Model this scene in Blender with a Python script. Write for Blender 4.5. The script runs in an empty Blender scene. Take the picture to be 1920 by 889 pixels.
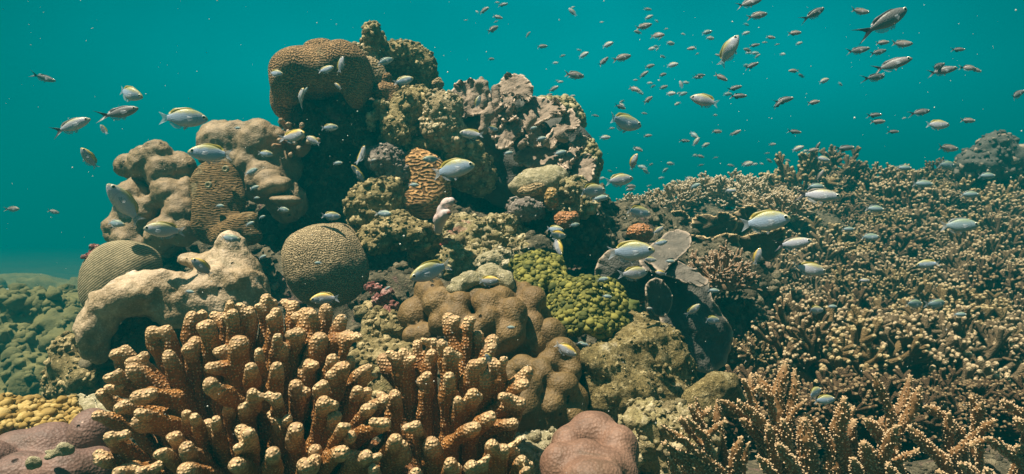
import bpy, bmesh, math, random
import numpy as np
from mathutils import Vector, Matrix

# ------------------------------------------------------------------ camera, world, sun, exposure
scene = bpy.context.scene
COL = scene.collection
F = 1400.0                       # focal length in photograph pixels (1920 wide)
CAMZ = 1.0

def at(px, py, d):
    return Vector(((px - 960.0) / F * d, d, CAMZ + (444.5 - py) / F * d))

cam = bpy.data.cameras.new("camera")
cam.sensor_width = 36.0
cam.lens = 36.0 * F / 1920.0
cam.clip_start = 0.02
cam.clip_end = 400.0
cam.dof.use_dof = True
cam.dof.focus_distance = 1.1
cam.dof.aperture_fstop = 16.0
camo = bpy.data.objects.new("camera", cam)
camo.location = (0, 0, CAMZ)
camo.rotation_euler = (math.radians(90), 0, 0)
COL.objects.link(camo)
scene.camera = camo

SUN_DIR = Vector((-0.36, -0.17, 1.0)).normalized()      # towards the sun
world = bpy.data.worlds.new("World")
scene.world = world
world.use_nodes = True
WN, WL = world.node_tree.nodes, world.node_tree.links
WN.clear()
w_out = WN.new("ShaderNodeOutputWorld")
w_bg = WN.new("ShaderNodeBackground")
w_bg.inputs[1].default_value = 0.84
w_sky = WN.new("ShaderNodeTexSky")
w_sky.sky_type = 'NISHITA'
w_sky.sun_disc = False
w_sky.sun_elevation = math.asin(SUN_DIR.z)
w_sky.sun_rotation = math.atan2(SUN_DIR.x, SUN_DIR.y)
w_tc = WN.new("ShaderNodeTexCoord")
w_sep = WN.new("ShaderNodeSeparateXYZ")
WL.new(w_tc.outputs["Generated"], w_sep.inputs[0])
# water seen sideways: teal, brightest a little above level, deeper blue-green below
w_rmp = WN.new("ShaderNodeValToRGB")
w_map = WN.new("ShaderNodeMapRange")
w_map.inputs[1].default_value = -1.0
w_map.inputs[2].default_value = 1.0
WL.new(w_sep.outputs[2], w_map.inputs[0])
WL.new(w_map.outputs[0], w_rmp.inputs[0])
cr = w_rmp.color_ramp
cr.elements[0].position = 0.0
cr.elements[0].color = (0.0, 0.030, 0.036, 1)
cr.elements[1].position = 1.0
cr.elements[1].color = (0.004, 0.16, 0.165, 1)
for p, c in ((0.44, (0.0, 0.13, 0.155, 1)), (0.53, (0.0, 0.285, 0.33, 1)), (0.60, (0.0, 0.32, 0.365, 1)),
             (0.645, (0.0, 0.23, 0.275, 1))):
    e = cr.elements.new(p)
    e.color = c
# the water towards the lit side is brighter
w_dot = WN.new("ShaderNodeVectorMath")
w_dot.operation = 'DOT_PRODUCT'
w_dot.inputs[1].default_value = Vector((0.07, 0.99, 0.05)).normalized()
WL.new(w_tc.outputs["Generated"], w_dot.inputs[0])
w_m2 = WN.new("ShaderNodeMapRange")
w_m2.inputs[1].default_value = 0.72
w_m2.inputs[2].default_value = 1.0
w_m2.inputs[3].default_value = 0.10
w_m2.inputs[4].default_value = 0.84
WL.new(w_dot.outputs["Value"], w_m2.inputs[0])
w_mul = WN.new("ShaderNodeVectorMath")
w_mul.operation = 'SCALE'
WL.new(w_rmp.outputs[0], w_mul.inputs[0])
w_nz = WN.new("ShaderNodeTexNoise")          # cloudy patches in the far water
w_nz.inputs["Scale"].default_value = 3.2
w_nz.inputs["Detail"].default_value = 3.0
WL.new(w_tc.outputs["Generated"], w_nz.inputs["Vector"])
w_nr = WN.new("ShaderNodeMapRange")
w_nr.inputs[1].default_value = 0.3
w_nr.inputs[2].default_value = 0.7
w_nr.inputs[3].default_value = 0.84
w_nr.inputs[4].default_value = 1.16
WL.new(w_nz.outputs[0], w_nr.inputs[0])
w_nm = WN.new("ShaderNodeMath")
w_nm.operation = 'MULTIPLY'
WL.new(w_m2.outputs[0], w_nm.inputs[0])
WL.new(w_nr.outputs[0], w_nm.inputs[1])
WL.new(w_nm.outputs[0], w_mul.inputs["Scale"])
# the bright sky seen up through the water surface
w_tint = WN.new("ShaderNodeMix")
w_tint.data_type = 'RGBA'
w_tint.blend_type = 'MULTIPLY'
w_tint.inputs[0].default_value = 1.0
WL.new(w_sky.outputs[0], w_tint.inputs[6])
w_tint.inputs[7].default_value = (0.046, 0.049, 0.043, 1)
w_win = WN.new("ShaderNodeMapRange")
w_win.interpolation_type = 'SMOOTHSTEP'
w_win.inputs[1].default_value = 0.60
w_win.inputs[2].default_value = 0.82
WL.new(w_sep.outputs[2], w_win.inputs[0])
w_mix = WN.new("ShaderNodeMix")
w_mix.data_type = 'RGBA'
WL.new(w_win.outputs[0], w_mix.inputs[0])
WL.new(w_mul.outputs[0], w_mix.inputs[6])
WL.new(w_tint.outputs[2], w_mix.inputs[7])
WL.new(w_mix.outputs[2], w_bg.inputs[0])
WL.new(w_bg.outputs[0], w_out.inputs[0])

sun = bpy.data.lights.new("sun", 'SUN')
sun.energy = 5.0
sun.angle = math.radians(0.6)
sun.color = (1.0, 0.87, 0.68)
suno = bpy.data.objects.new("sun", sun)
suno.rotation_euler = (-SUN_DIR).to_track_quat('-Z', 'Y').to_euler()
COL.objects.link(suno)

scene.view_settings.view_transform = 'Standard'
scene.view_settings.look = 'None'
scene.view_settings.exposure = 1.52
scene.view_settings.gamma = 1.0
scene.view_settings.use_curve_mapping = False
scene.cycles.use_denoising = True
scene.cycles.max_bounces = 6
scene.cycles.diffuse_bounces = 3
scene.cycles.glossy_bounces = 2
scene.cycles.transmission_bounces = 2
scene.cycles.transparent_max_bounces = 6
scene.cycles.volume_bounces = 1
scene.cycles.use_adaptive_sampling = False

# ------------------------------------------------------------------ numeric helpers
RNG = np.random.RandomState(7)
_perm = RNG.permutation(256)
_perm = np.concatenate([_perm, _perm, _perm])
_grad = RNG.normal(size=(256, 3))
_grad /= np.linalg.norm(_grad, axis=1)[:, None]

def pnoise(P):
    """gradient noise, about -0.7..0.7, for an (N,3) array"""
    P = np.asarray(P, float)
    I = np.floor(P).astype(int)
    f = P - I
    I &= 255
    u = f * f * f * (f * (f * 6 - 15) + 10)
    out = 0
    for dx in (0, 1):
        wx = u[:, 0] if dx else 1 - u[:, 0]
        for dy in (0, 1):
            wy = u[:, 1] if dy else 1 - u[:, 1]
            for dz in (0, 1):
                wz = u[:, 2] if dz else 1 - u[:, 2]
                h = _perm[_perm[_perm[(I[:, 0] + dx) & 255] + ((I[:, 1] + dy) & 255)] + ((I[:, 2] + dz) & 255)]
                g = _grad[h]
                out = out + wx * wy * wz * (g[:, 0] * (f[:, 0] - dx) + g[:, 1] * (f[:, 1] - dy) + g[:, 2] * (f[:, 2] - dz))
    return out

def fbm(P, octv=3, gain=0.5):
    a, s, t = 1.0, 0, 0
    P = np.asarray(P, float)
    for i in range(octv):
        s = s + a * pnoise(P + 17.3 * i)
        P = P * 2.03
        a *= gain
    return s

def worley(P, seed=0):
    """distance to the nearest jittered cell point"""
    P = np.asarray(P, float)
    I = np.floor(P).astype(int)
    best = np.full(len(P), 9.0)
    for dx in (-1, 0, 1):
        for dy in (-1, 0, 1):
            for dz in (-1, 0, 1):
                C = I + (dx, dy, dz)
                h = _perm[_perm[_perm[(C[:, 0] + seed) & 255] + (C[:, 1] & 255)] + (C[:, 2] & 255)]
                q = C + 0.5 + 0.75 * (_grad[h] * 0.5)
                best = np.minimum(best, np.linalg.norm(P - q, axis=1))
    return best

def new_mesh(name, V, faces):
    """faces: list of (k,n) int arrays (tris and quads)"""
    me = bpy.data.meshes.new(name)
    V = np.asarray(V, np.float32)
    faces = [np.asarray(f, np.int32) for f in faces if len(f)]
    me.vertices.add(len(V))
    me.vertices.foreach_set("co", V.ravel())
    tot = np.concatenate([np.full(len(f), f.shape[1], np.int32) for f in faces])
    idx = np.concatenate([f.ravel() for f in faces])
    me.loops.add(len(idx))
    me.loops.foreach_set("vertex_index", idx)
    me.polygons.add(len(tot))
    st = np.zeros(len(tot), np.int32)
    st[1:] = np.cumsum(tot)[:-1]
    me.polygons.foreach_set("loop_start", st)
    me.polygons.foreach_set("use_smooth", np.ones(len(tot), bool))
    me.update(calc_edges=True)
    me.validate()
    return me

def vnormals(V, Q):
    a, b, c, d = (V[Q[:, i]] for i in range(4))
    n = np.cross(c - a, d - b)
    N = np.zeros_like(V)
    for i in range(4):
        np.add.at(N, Q[:, i], n)
    N /= np.linalg.norm(N, axis=1)[:, None] + 1e-12
    return N

def relax(V, Q, it=1, w=0.5):
    for _ in range(it):
        S = np.zeros_like(V)
        C = np.zeros(len(V))
        for i in range(4):
            j = (i + 1) % 4
            np.add.at(S, Q[:, i], V[Q[:, j]])
            np.add.at(C, Q[:, i], 1)
            np.add.at(S, Q[:, j], V[Q[:, i]])
            np.add.at(C, Q[:, j], 1)
        V = V + w * (S / np.maximum(C, 1)[:, None] - V)
    return V

def surface_nets(D, o, h):
    S = D < 0
    off = [(i, j, k) for i in (0, 1) for j in (0, 1) for k in (0, 1)]
    n = np.array(D.shape) - 1
    sl = lambda A, q: A[q[0]:q[0] + n[0], q[1]:q[1] + n[1], q[2]:q[2] + n[2]]
    c = sum(sl(S, q).astype(np.int8) for q in off)
    act = (c > 0) & (c < 8)
    ijk = np.argwhere(act)
    idx = np.full(act.shape, -1, np.int64)
    idx[act] = np.arange(len(ijk))
    acc = np.zeros((len(ijk), 3))
    cnt = np.zeros(len(ijk))
    for a in off:
        for ax in range(3):
            if a[ax]:
                continue
            b = list(a)
            b[ax] = 1
            da, db = sl(D, a)[act], sl(D, b)[act]
            m = (da < 0) != (db < 0)
            t = da[m] / (da[m] - db[m])
            p = np.tile(np.array(a, float), (m.sum(), 1))
            p[:, ax] += t
            acc[m] += p
            cnt[m] += 1
    V = (acc / cnt[:, None] + ijk) * h + np.asarray(o)
    quads = []
    for ax in range(3):
        u, v = (ax + 1) % 3, (ax + 2) % 3
        lo = [slice(1, -1)] * 3
        hi = [slice(1, -1)] * 3
        lo[ax] = slice(0, -1)
        hi[ax] = slice(1, None)
        A, B = S[tuple(lo)], S[tuple(hi)]
        for flip, M in ((False, A & ~B), (True, ~A & B)):
            e = np.argwhere(M)
            if not len(e):
                continue
            for q in range(3):
                if q != ax:
                    e[:, q] += 1
            def cell(du, dv):
                k = e.copy()
                k[:, u] += du
                k[:, v] += dv
                return idx[k[:, 0], k[:, 1], k[:, 2]]
            f = np.stack([cell(-1, -1), cell(0, -1), cell(0, 0), cell(-1, 0)], 1)
            quads.append(f[:, ::-1] if flip else f)
    Q = np.concatenate(quads)
    return V, Q[(Q >= 0).all(1)]

# ------------------------------------------------------------------ organic solids: smooth unions of round cones and ellipsoids
def E(px, py, d, rx, ry=None, rz=None, rot=0.0, yaw=0.0):
    """ellipsoid given where it stands in the picture and how far off; radii in photograph pixels at that distance"""
    s = d / F
    ry = rx if ry is None else ry
    rz = (rx + ry) / 2 if rz is None else rz
    R = Matrix.Rotation(math.radians(yaw), 3, 'Z') @ Matrix.Rotation(math.radians(-rot), 3, 'Y')
    return ('e', np.array(at(px, py, d)), np.array([rx * s, rz * s, ry * s]), np.array(R))

def EW(c, r, R=None):
    return ('e', np.array(c, float), np.array(r, float), np.eye(3) if R is None else np.array(R))

def C(*pts):
    """chain of round cones through (px, py, d, r_px)"""
    w = [(np.array(at(p[0], p[1], p[2])), p[3] * p[2] / F) for p in pts]
    return [('c', w[i][0], w[i + 1][0], w[i][1], w[i + 1][1]) for i in range(len(w) - 1)]

def sdf_mesh(prims, h, k, rough=(), relax_n=1, seed=0.0):
    """-> V, Q.  rough: (amplitude, wavelength, octaves, mode) list applied along the normal"""
    flat = []
    for p in prims:
        flat.extend(p if isinstance(p, list) else [p])
    lo, hi = np.full(3, 1e9), np.full(3, -1e9)
    boxes = []
    for p in flat:
        if p[0] == 'e':
            r = np.sqrt(((p[3] * p[2][None, :]) ** 2).sum(1))
            a, b = p[1] - r, p[1] + r
        else:
            a = np.minimum(p[1] - p[3], p[2] - p[4])
            b = np.maximum(p[1] + p[3], p[2] + p[4])
        boxes.append((a, b))
        lo, hi = np.minimum(lo, a), np.maximum(hi, b)
    m = 3 * h + k
    lo, hi = lo - m, hi + m
    n = np.ceil((hi - lo) / h).astype(int) + 1
    D = np.full(n, 1.0, np.float32)
    for p, (a, b) in zip(flat, boxes):
        i0 = np.maximum(np.floor((a - m - lo) / h).astype(int), 0)
        i1 = np.minimum(np.ceil((b + m - lo) / h).astype(int) + 1, n)
        ax = [lo[q] + h * np.arange(i0[q], i1[q]) for q in range(3)]
        X, Y, Z = np.meshgrid(*ax, indexing='ij')
        P = np.stack([X, Y, Z], -1)
        if p[0] == 'e':
            q = (P - p[1]) @ p[3]
            k0 = np.linalg.norm(q / p[2], axis=-1)
            k1 = np.linalg.norm(q / p[2] ** 2, axis=-1) + 1e-9
            d = np.where(k0 < 0.2, -p[2].min() * 0.8, k0 * (k0 - 1) / k1)
        else:
            ab = p[2] - p[1]
            t = np.clip(((P - p[1]) @ ab) / (ab @ ab + 1e-12), 0, 1)
            d = np.linalg.norm(P - p[1] - t[..., None] * ab, axis=-1) - (p[3] + t * (p[4] - p[3]))
        sub = D[i0[0]:i1[0], i0[1]:i1[1], i0[2]:i1[2]]
        if k > 0:
            hh = np.clip(0.5 + 0.5 * (sub - d) / k, 0, 1)
            sub[...] = sub + (d - sub) * hh - k * hh * (1 - hh)
        else:
            sub[...] = np.minimum(sub, d)
    V, Q = surface_nets(D, lo, h)
    V = relax(V, Q, relax_n)
    V = roughen(V, Q, rough, seed)
    return V, Q

def lobed(prims, h, k, spacing, seed=1, rlo=0.58, rhi=0.70):
    """knuckle lobes crowded over a smooth body: the body's prims plus one ball per lobe"""
    V, Q = sdf_mesh(prims, h, k, (), 2)
    N = vnormals(V, Q)
    r = np.random.RandomState(seed)
    order = r.permutation(len(V))
    kept = []
    for i in order:
        if all(((V[i] - V[j]) ** 2).sum() > (spacing * s_) ** 2 for j, s_ in kept):
            kept.append((i, r.uniform(0.7, 1.25)))
    flat = []
    for p in prims:
        flat.extend(p if isinstance(p, list) else [p])
    out = [(p[0], p[1], p[2] * 0.78, p[3]) if p[0] == 'e' else p for p in flat]
    for i, s_ in kept:
        rad = spacing * s_ * r.uniform(rlo, rhi)
        out.append(EW(V[i] - N[i] * rad * (0.45 + 0.35 * r.rand()), np.array([1, 1, r.uniform(0.9, 1.15)]) * rad))
    return out

def roughen(V, Q, rough, seed=0.0):
    for amp, wl, octv, mode in rough:
        N = vnormals(V, Q)
        P = V / wl + seed
        if mode == 'fbm':
            s = fbm(P, octv)
        elif mode == 'ridge':
            s = 0.5 - np.abs(fbm(P, octv)) * 2
        elif mode == 'knob':
            s = 0.55 - worley(P, int(seed * 7) % 97)
        elif mode == 'pit':
            s = -np.clip(0.35 - worley(P, int(seed * 5) % 89), 0, 1) * 2
        V = V + N * (amp * s)[:, None]
    return V

# ------------------------------------------------------------------ objects
def tag(o, label=None, cat=None, group=None, kind=None):
    if label: o["label"] = label
    if cat: o["category"] = cat
    if group: o["group"] = group
    if kind: o["kind"] = kind
    return o

def link(name, me, mat, parent=None, loc=None):
    o = bpy.data.objects.new(name, me)
    for m in (mat if isinstance(mat, (list, tuple)) else [mat]):
        me.materials.append(m)
    COL.objects.link(o)
    if loc is not None: o.location = loc
    if parent is not None: o.parent = parent
    return o

def empty(name, loc, label=None, cat=None, group=None):
    o = bpy.data.objects.new(name, None)
    o.empty_display_size = 0.02
    o.location = loc
    COL.objects.link(o)
    return tag(o, label, cat, group)

def base_of(V):
    return np.array([V[:, 0].mean(), V[:, 1].mean(), V[:, 2].min()])

def solid(name, prims, h, k, mat, rough=(), relax_n=1, seed=0.0, parent=None, tips=None, tip_r=0.02, extra=None):
    """one mesh object from a smooth union; under a parent its vertices are relative to the parent"""
    V, Q = sdf_mesh(prims, h, k, rough, relax_n, seed)
    b = np.array(parent.location) if parent is not None else base_of(V)
    faces = [Q]
    tipv = None
    if tips is not None:
        T = np.array(tips)
        dist = np.min(np.linalg.norm(V[:, None, :] - T[None], axis=2), axis=1) if len(V) * len(T) < 4e7 else np.zeros(len(V))
        tipv = np.clip(1 - dist / tip_r, 0, 1)
    if extra is not None:
        V, faces, tipv = extra(V, Q, tipv)
    me = new_mesh(name, V - b, faces)
    if tipv is not None:
        a = me.attributes.new("tip", 'FLOAT', 'POINT')
        a.data.foreach_set("value", np.asarray(tipv, np.float32))
    return link(name, me, mat, parent, None if parent is not None else b)

def thing(name, label, cat, prims, h, k, mat, rough=(), relax_n=1, seed=0.0, group=None, **kw):
    if mat.name.startswith('rock_') and 'yellow' not in mat.name and 'extra' not in kw:
        big = mat.name in ('rock_dark',)
        kw['extra'] = TURF(0.015 if big else 0.0085, 0.0075 if big else 0.0034 if 'yellow' in mat.name else 0.0048, int(seed) % 90)
    return tag(solid(name, prims, h, k, mat, rough, relax_n, seed, **kw), label, cat, group)

def nubs(V, Q, tipv, spacing, size, lift=0.5, seed=1, up=0.5, prof='cone', code=None, jit=0.3, clip=None):
    """small polyp cups, beads or turf tufts standing on a surface (part of the same mesh)"""
    N = vnormals(V, Q)
    r = np.random.RandomState(seed)
    order = r.permutation(len(V))
    if clip is not None:
        order = order[clip(V[order], N[order])]
    key = np.floor(V[order] / spacing + r.rand(3)).astype(np.int64)
    key = key[:, 0] * 73856093 ^ key[:, 1] * 19349663 ^ key[:, 2] * 83492791
    _, first = np.unique(key, return_index=True)
    pick = order[first]
    if prof == 'turf':
        pick = pick[fbm(V[pick] / 0.03 + seed, 2) + r.uniform(-.35, .35, len(pick)) > -0.05]
    m = len(pick)
    n = N[pick] + np.array([0, 0, up * 0.5]) + r.normal(size=(m, 3)) * jit * 0.5
    n /= np.linalg.norm(n, axis=1)[:, None]
    s = size * (r.uniform(0.65, 1.3, m) if prof == 'cone' else np.clip(r.lognormal(-0.12, 0.32, m), 0.4, 1.7) if prof == 'bead' else np.clip(r.lognormal(-0.25, 0.5, m), 0.3, 2.2))
    t = np.cross(n, [0.31, 0.9, 0.2])
    t /= np.linalg.norm(t, axis=1)[:, None]
    b = np.cross(n, t)
    an = np.arange(6) * math.pi / 3
    if prof == 'cone':
        st = ((-0.3, 0.62), (lift * 1.1, 0.5), (lift * 1.1 + 0.38, 0.2))
    elif prof == 'bead':
        st = ((-0.3, 0.75), (0.15, 1.0), (0.55, 0.86), (0.85, 0.42))
    else:
        st = ((-0.4, 0.8), (0.3 * lift, 0.95), (0.8 * lift, 0.62), (1.1 * lift, 0.2))
    c = V[pick]
    rings = []
    for hgt, rad in st:
        R = np.cos(an)[None, :, None] * t[:, None] + np.sin(an)[None, :, None] * b[:, None]
        wob = r.uniform(1 - jit, 1 + jit, (m, 6, 1))
        rings.append(c[:, None] + n[:, None] * (s * hgt)[:, None, None] + R * (s * rad)[:, None, None] * wob)
    L = len(st)
    P = np.stack(rings, 1).reshape(-1, 3)
    bq = []
    for j in range(L - 1):
        for a in range(6):
            k = (a + 1) % 6
            bq.append((j * 6 + a, j * 6 + k, (j + 1) * 6 + k, (j + 1) * 6 + a))
    tp = (L - 1) * 6
    bq += [(tp, tp + 1, tp + 2, tp + 3), (tp, tp + 3, tp + 4, tp + 5)]
    bq = np.array(bq)
    QQ = (bq[None] + (len(V) + np.arange(m) * L * 6)[:, None, None]).reshape(-1, 4)
    if code == 'rand':
        tv = np.repeat(r.uniform(-1, 1, m), L * 6)
    else:
        tv = np.tile(np.repeat(np.array([-1.0] + [-2.0] * (L - 1)), 6), m)
    t0 = tipv if tipv is not None else np.zeros(len(V))
    return np.concatenate([V, P]), [np.concatenate([Q, QQ])], np.concatenate([t0, tv])

TURF = lambda sp=0.011, sz=0.006, seed=3: (lambda V, Q, t: nubs(V, Q, t, sp, sz, 0.75, seed, 0.5, 'turf', 'rand', 0.6))
BEADS = lambda sp=0.009, sz=0.006, seed=3: (lambda V, Q, t: nubs(V, Q, t, sp, sz, 0.85, seed, 0.3, 'bead', 'rand', 0.38))

def closed_spline(pts, n):
    P = np.array(pts, float)
    m = len(P)
    t = np.linspace(0, m, n, endpoint=False)
    i = np.floor(t).astype(int)
    f = (t - i)[:, None]
    p0, p1, p2, p3 = (P[(i + q) % m] for q in (-1, 0, 1, 2))
    return 0.5 * (2 * p1 + (p2 - p0) * f + (2 * p0 - 5 * p1 + 4 * p2 - p3) * f ** 2 + (3 * p1 - p0 - 3 * p2 + p3) * f ** 3)

def plate(name, outline, depth, mat, thick=0.007, rough=((0.004, 0.03, 2, 'fbm'),), edge=0.0, parent=None, n=140, rings=26, seed=0.0, ruffle=0.0, centre=None):
    """a thin curved coral plate: outline and depth(px,py) as seen in the picture, real thickness behind it, rounded rim"""
    B = closed_spline(outline, n)
    c = np.array(centre) if centre is not None else B.mean(0)
    if edge:
        a = np.linspace(0, 1, n, endpoint=False)
        P = np.stack([B[:, 0] / 14 + seed * 3, B[:, 1] / 14, np.zeros(n)], 1)
        B = c + (B - c) * (1 + edge * pnoise(P) + 0.5 * edge * pnoise(P * 2.3 + 5))[:, None]
    aa = np.arange(n) / n * 2 * math.pi
    RUF = fbm(np.stack([np.cos(aa) * 3.2 + seed * 5, np.sin(aa) * 3.2, np.full(n, seed)], 1), 3) * 3.0
    front = []
    for j in range(1, rings + 1):
        t = (j / rings) ** 0.85
        for i in range(n):
            x, y = c + (B[i] - c) * t
            front.append(at(x, y, depth(x, y) + ruffle * t ** 5 * RUF[i]))
    front = np.array([at(c[0], c[1], depth(*c))] + front)
    q, tr = [], []
    idx = lambda j, i: 1 + (j - 1) * n + i % n
    for j in range(1, rings):
        for i in range(n):
            q.append((idx(j, i), idx(j + 1, i), idx(j + 1, i + 1), idx(j, i + 1)))
    q = np.array(q)
    # make winding face the camera
    V = front
    N = np.zeros_like(V)
    fn = np.cross(V[q[:, 2]] - V[q[:, 0]], V[q[:, 3]] - V[q[:, 1]])
    if fn[:, 1].mean() > 0:
        q = q[:, ::-1]
    N = vnormals(V, q)
    for amp, wl, octv, mode in rough:
        P = V / wl + seed
        s = fbm(P, octv) if mode == 'fbm' else (0.55 - worley(P))
        V = V + N * (amp * s)[:, None]
    tt = np.concatenate([[1.0], np.repeat(((np.arange(1, rings + 1) / rings) ** 0.85), n)])
    th = thick * (1.0 - 0.55 * tt ** 6)
    back = V - N * th[:, None]
    m = len(V)
    rim = V[idx(rings, 0):idx(rings, 0) + n] - N[idx(rings, 0):idx(rings, 0) + n] * (th[-1] / 2)
    outd = rim - rim.mean(0)
    outd /= np.linalg.norm(outd, axis=1)[:, None]
    rim = rim + outd * th[-1] * 0.45
    VV = np.concatenate([V, back, rim])
    qb = (q + m)[:, ::-1]
    r0 = 2 * m
    qs = []
    flip = q[0][1] != idx(2, 0)
    for i in range(n):
        k = (i + 1) % n
        a = (idx(rings, i), r0 + i, r0 + k, idx(rings, k))
        b = (r0 + i, m + idx(rings, i), m + idx(rings, k), r0 + k)
        qs += [a, b]
    qs = np.array(qs)
    fc = [q, qb, qs]
    tris = []
    for i in range(n):
        tris.append((0, idx(1, i), idx(1, i + 1)))
    tris = np.array(tris)
    fc += [tris, (tris + m)[:, ::-1]]
    b = np.array(parent.location) if parent is not None else base_of(VV)
    me = new_mesh(name, VV - b, fc)
    bm = bmesh.new()
    bm.from_mesh(me)
    bmesh.ops.recalc_face_normals(bm, faces=bm.faces)
    bm.to_mesh(me)
    bm.free()
    me.polygons.foreach_set("use_smooth", np.ones(len(me.polygons), bool))
    a = me.attributes.new("tip", 'FLOAT', 'POINT')
    a.data.foreach_set("value", np.concatenate([tt ** 12, tt ** 12, np.ones(n)]).astype(np.float32))
    return link(name, me, mat, parent, None if parent is not None else b)
# ------------------------------------------------------------------ materials
class NT:
    def __init__(s, name):
        s.m = bpy.data.materials.new(name)
        s.m.use_nodes = True
        s.t = s.m.node_tree
        s.t.nodes.clear()
        s.out = s.t.nodes.new("ShaderNodeOutputMaterial")
        s.b = s.t.nodes.new("ShaderNodeBsdfPrincipled")
        s.t.links.new(s.b.outputs[0], s.out.inputs[0])
        s.tc = s.t.nodes.new("ShaderNodeTexCoord")
        s.P = s.tc.outputs["Object"]
    def n(s, kind, **kw):
        x = s.t.nodes.new(kind)
        for k, v in kw.items(): setattr(x, k, v)
        return x
    def put(s, sock, v):
        if hasattr(v, "is_output") or isinstance(v, bpy.types.NodeSocket): s.t.links.new(v, sock)
        else: sock.default_value = v
    def noise(s, scale, detail=4.0, rough=0.55, vec=None, dist=0.0):
        x = s.n("ShaderNodeTexNoise")
        s.put(x.inputs["Vector"], vec or s.P)
        x.inputs["Scale"].default_value = scale
        x.inputs["Detail"].default_value = detail
        x.inputs["Roughness"].default_value = rough
        x.inputs["Distortion"].default_value = dist
        return x.outputs[0]
    def voro(s, scale, feature='F1', vec=None, rnd=1.0):
        x = s.n("ShaderNodeTexVoronoi", feature=feature)
        s.put(x.inputs["Vector"], vec or s.P)
        x.inputs["Scale"].default_value = scale
        x.inputs["Randomness"].default_value = rnd
        return x.outputs["Distance"]
    def gabor(s, scale, freq=2.0, vec=None, aniso=0.0):
        x = s.n("ShaderNodeTexGabor", gabor_type='3D')
        s.put(x.inputs["Vector"], vec or s.P)
        x.inputs["Scale"].default_value = scale
        x.inputs["Frequency"].default_value = freq
        x.inputs["Anisotropy"].default_value = aniso
        return x.outputs["Value"]
    def rng(s, v, a, b, c=0.0, d=1.0, smooth=False):
        x = s.n("ShaderNodeMapRange")
        if smooth: x.interpolation_type = 'SMOOTHSTEP'
        s.put(x.inputs[0], v)
        for i, q in enumerate((a, b, c, d)): x.inputs[i + 1].default_value = q
        return x.outputs[0]
    def math(s, op, a, b=0.0):
        x = s.n("ShaderNodeMath", operation=op)
        s.put(x.inputs[0], a)
        s.put(x.inputs[1], b)
        return x.outputs[0]
    def mix(s, f, a, b, mode='MIX'):
        x = s.n("ShaderNodeMix", data_type='RGBA', blend_type=mode)
        s.put(x.inputs[0], f)
        s.put(x.inputs[6], (*a, 1) if isinstance(a, tuple) and len(a) == 3 else a)
        s.put(x.inputs[7], (*b, 1) if isinstance(b, tuple) and len(b) == 3 else b)
        return x.outputs[2]
    def attr(s, name):
        x = s.n("ShaderNodeAttribute", attribute_name=name)
        return x.outputs["Fac"]
    def bump(s, h, dist, strength=1.0, chain=None):
        x = s.n("ShaderNodeBump")
        s.put(x.inputs["Height"], h)
        x.inputs["Distance"].default_value = dist
        x.inputs["Strength"].default_value = strength
        if chain is not None: s.t.links.new(chain, x.inputs["Normal"])
        return x.outputs[0]
    def done(s, col, nrm=None, rough=0.75, spec=0.25):
        s.put(s.b.inputs["Base Color"], (*col, 1) if isinstance(col, tuple) and len(col) == 3 else col)
        if nrm is not None: s.t.links.new(nrm, s.b.inputs["Normal"])
        s.put(s.b.inputs["Roughness"], rough)
        s.b.inputs["Specular IOR Level"].default_value = spec
        return s.m

def m_porites(name, dark, light, pale=None, scale=1.0, dust=0.25, bk=0.7):
    """smooth massive coral: fine polyp stipple, soft mottling, a little pale sediment and scars"""
    t = NT(name)
    big = t.rng(t.noise(14 * scale, 3), 0.35, 0.68)
    c = t.mix(big, dark, light)
    fine = t.voro(300 * scale)
    c = t.mix(t.math('MULTIPLY', t.rng(fine, 0.0, 0.5, 1, 0), 0.35), c, tuple(min(1, q * 1.5) for q in light))
    if pale:
        p = t.rng(t.noise(26 * scale, 6, 0.65), 0.60, 0.70)
        c = t.mix(t.math('MULTIPLY', p, dust), c, pale)
        sp = t.math('MULTIPLY', t.rng(t.voro(48 * scale), 0.05, 0.09, 1, 0), t.rng(t.noise(9 * scale, 1), 0.5, 0.56))
        c = t.mix(sp, c, pale)
    mid = t.noise(85 * scale, 5, 0.65)
    c = t.mix(t.rng(mid, 0.30, 0.50, 0.55, 0), c, tuple(q * 0.5 for q in dark))
    c = t.mix(t.rng(mid, 0.56, 0.72, 0, 0.35), c, tuple(min(1, q * 1.35) for q in light))
    film = t.rng(t.noise(19 * scale, 6, 0.68, dist=0.8), 0.55, 0.63, 0, 0.6)
    c = t.mix(film, c, tuple(q * k for q, k in zip(dark, (0.55, 0.62, 0.55))))
    hole = t.math('MULTIPLY', t.rng(t.voro(30 * scale), 0.05, 0.11, 1, 0), t.rng(t.noise(7 * scale, 1), 0.46, 0.5))
    c = t.mix(hole, c, tuple(q * 0.22 for q in dark))
    n = t.bump(mid, 0.005, bk)
    n = t.bump(hole, -0.006, 1.0, n)
    n = t.bump(fine, 0.0016, 0.5, n)
    return t.done(c, n, 0.62, 0.35)

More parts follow.
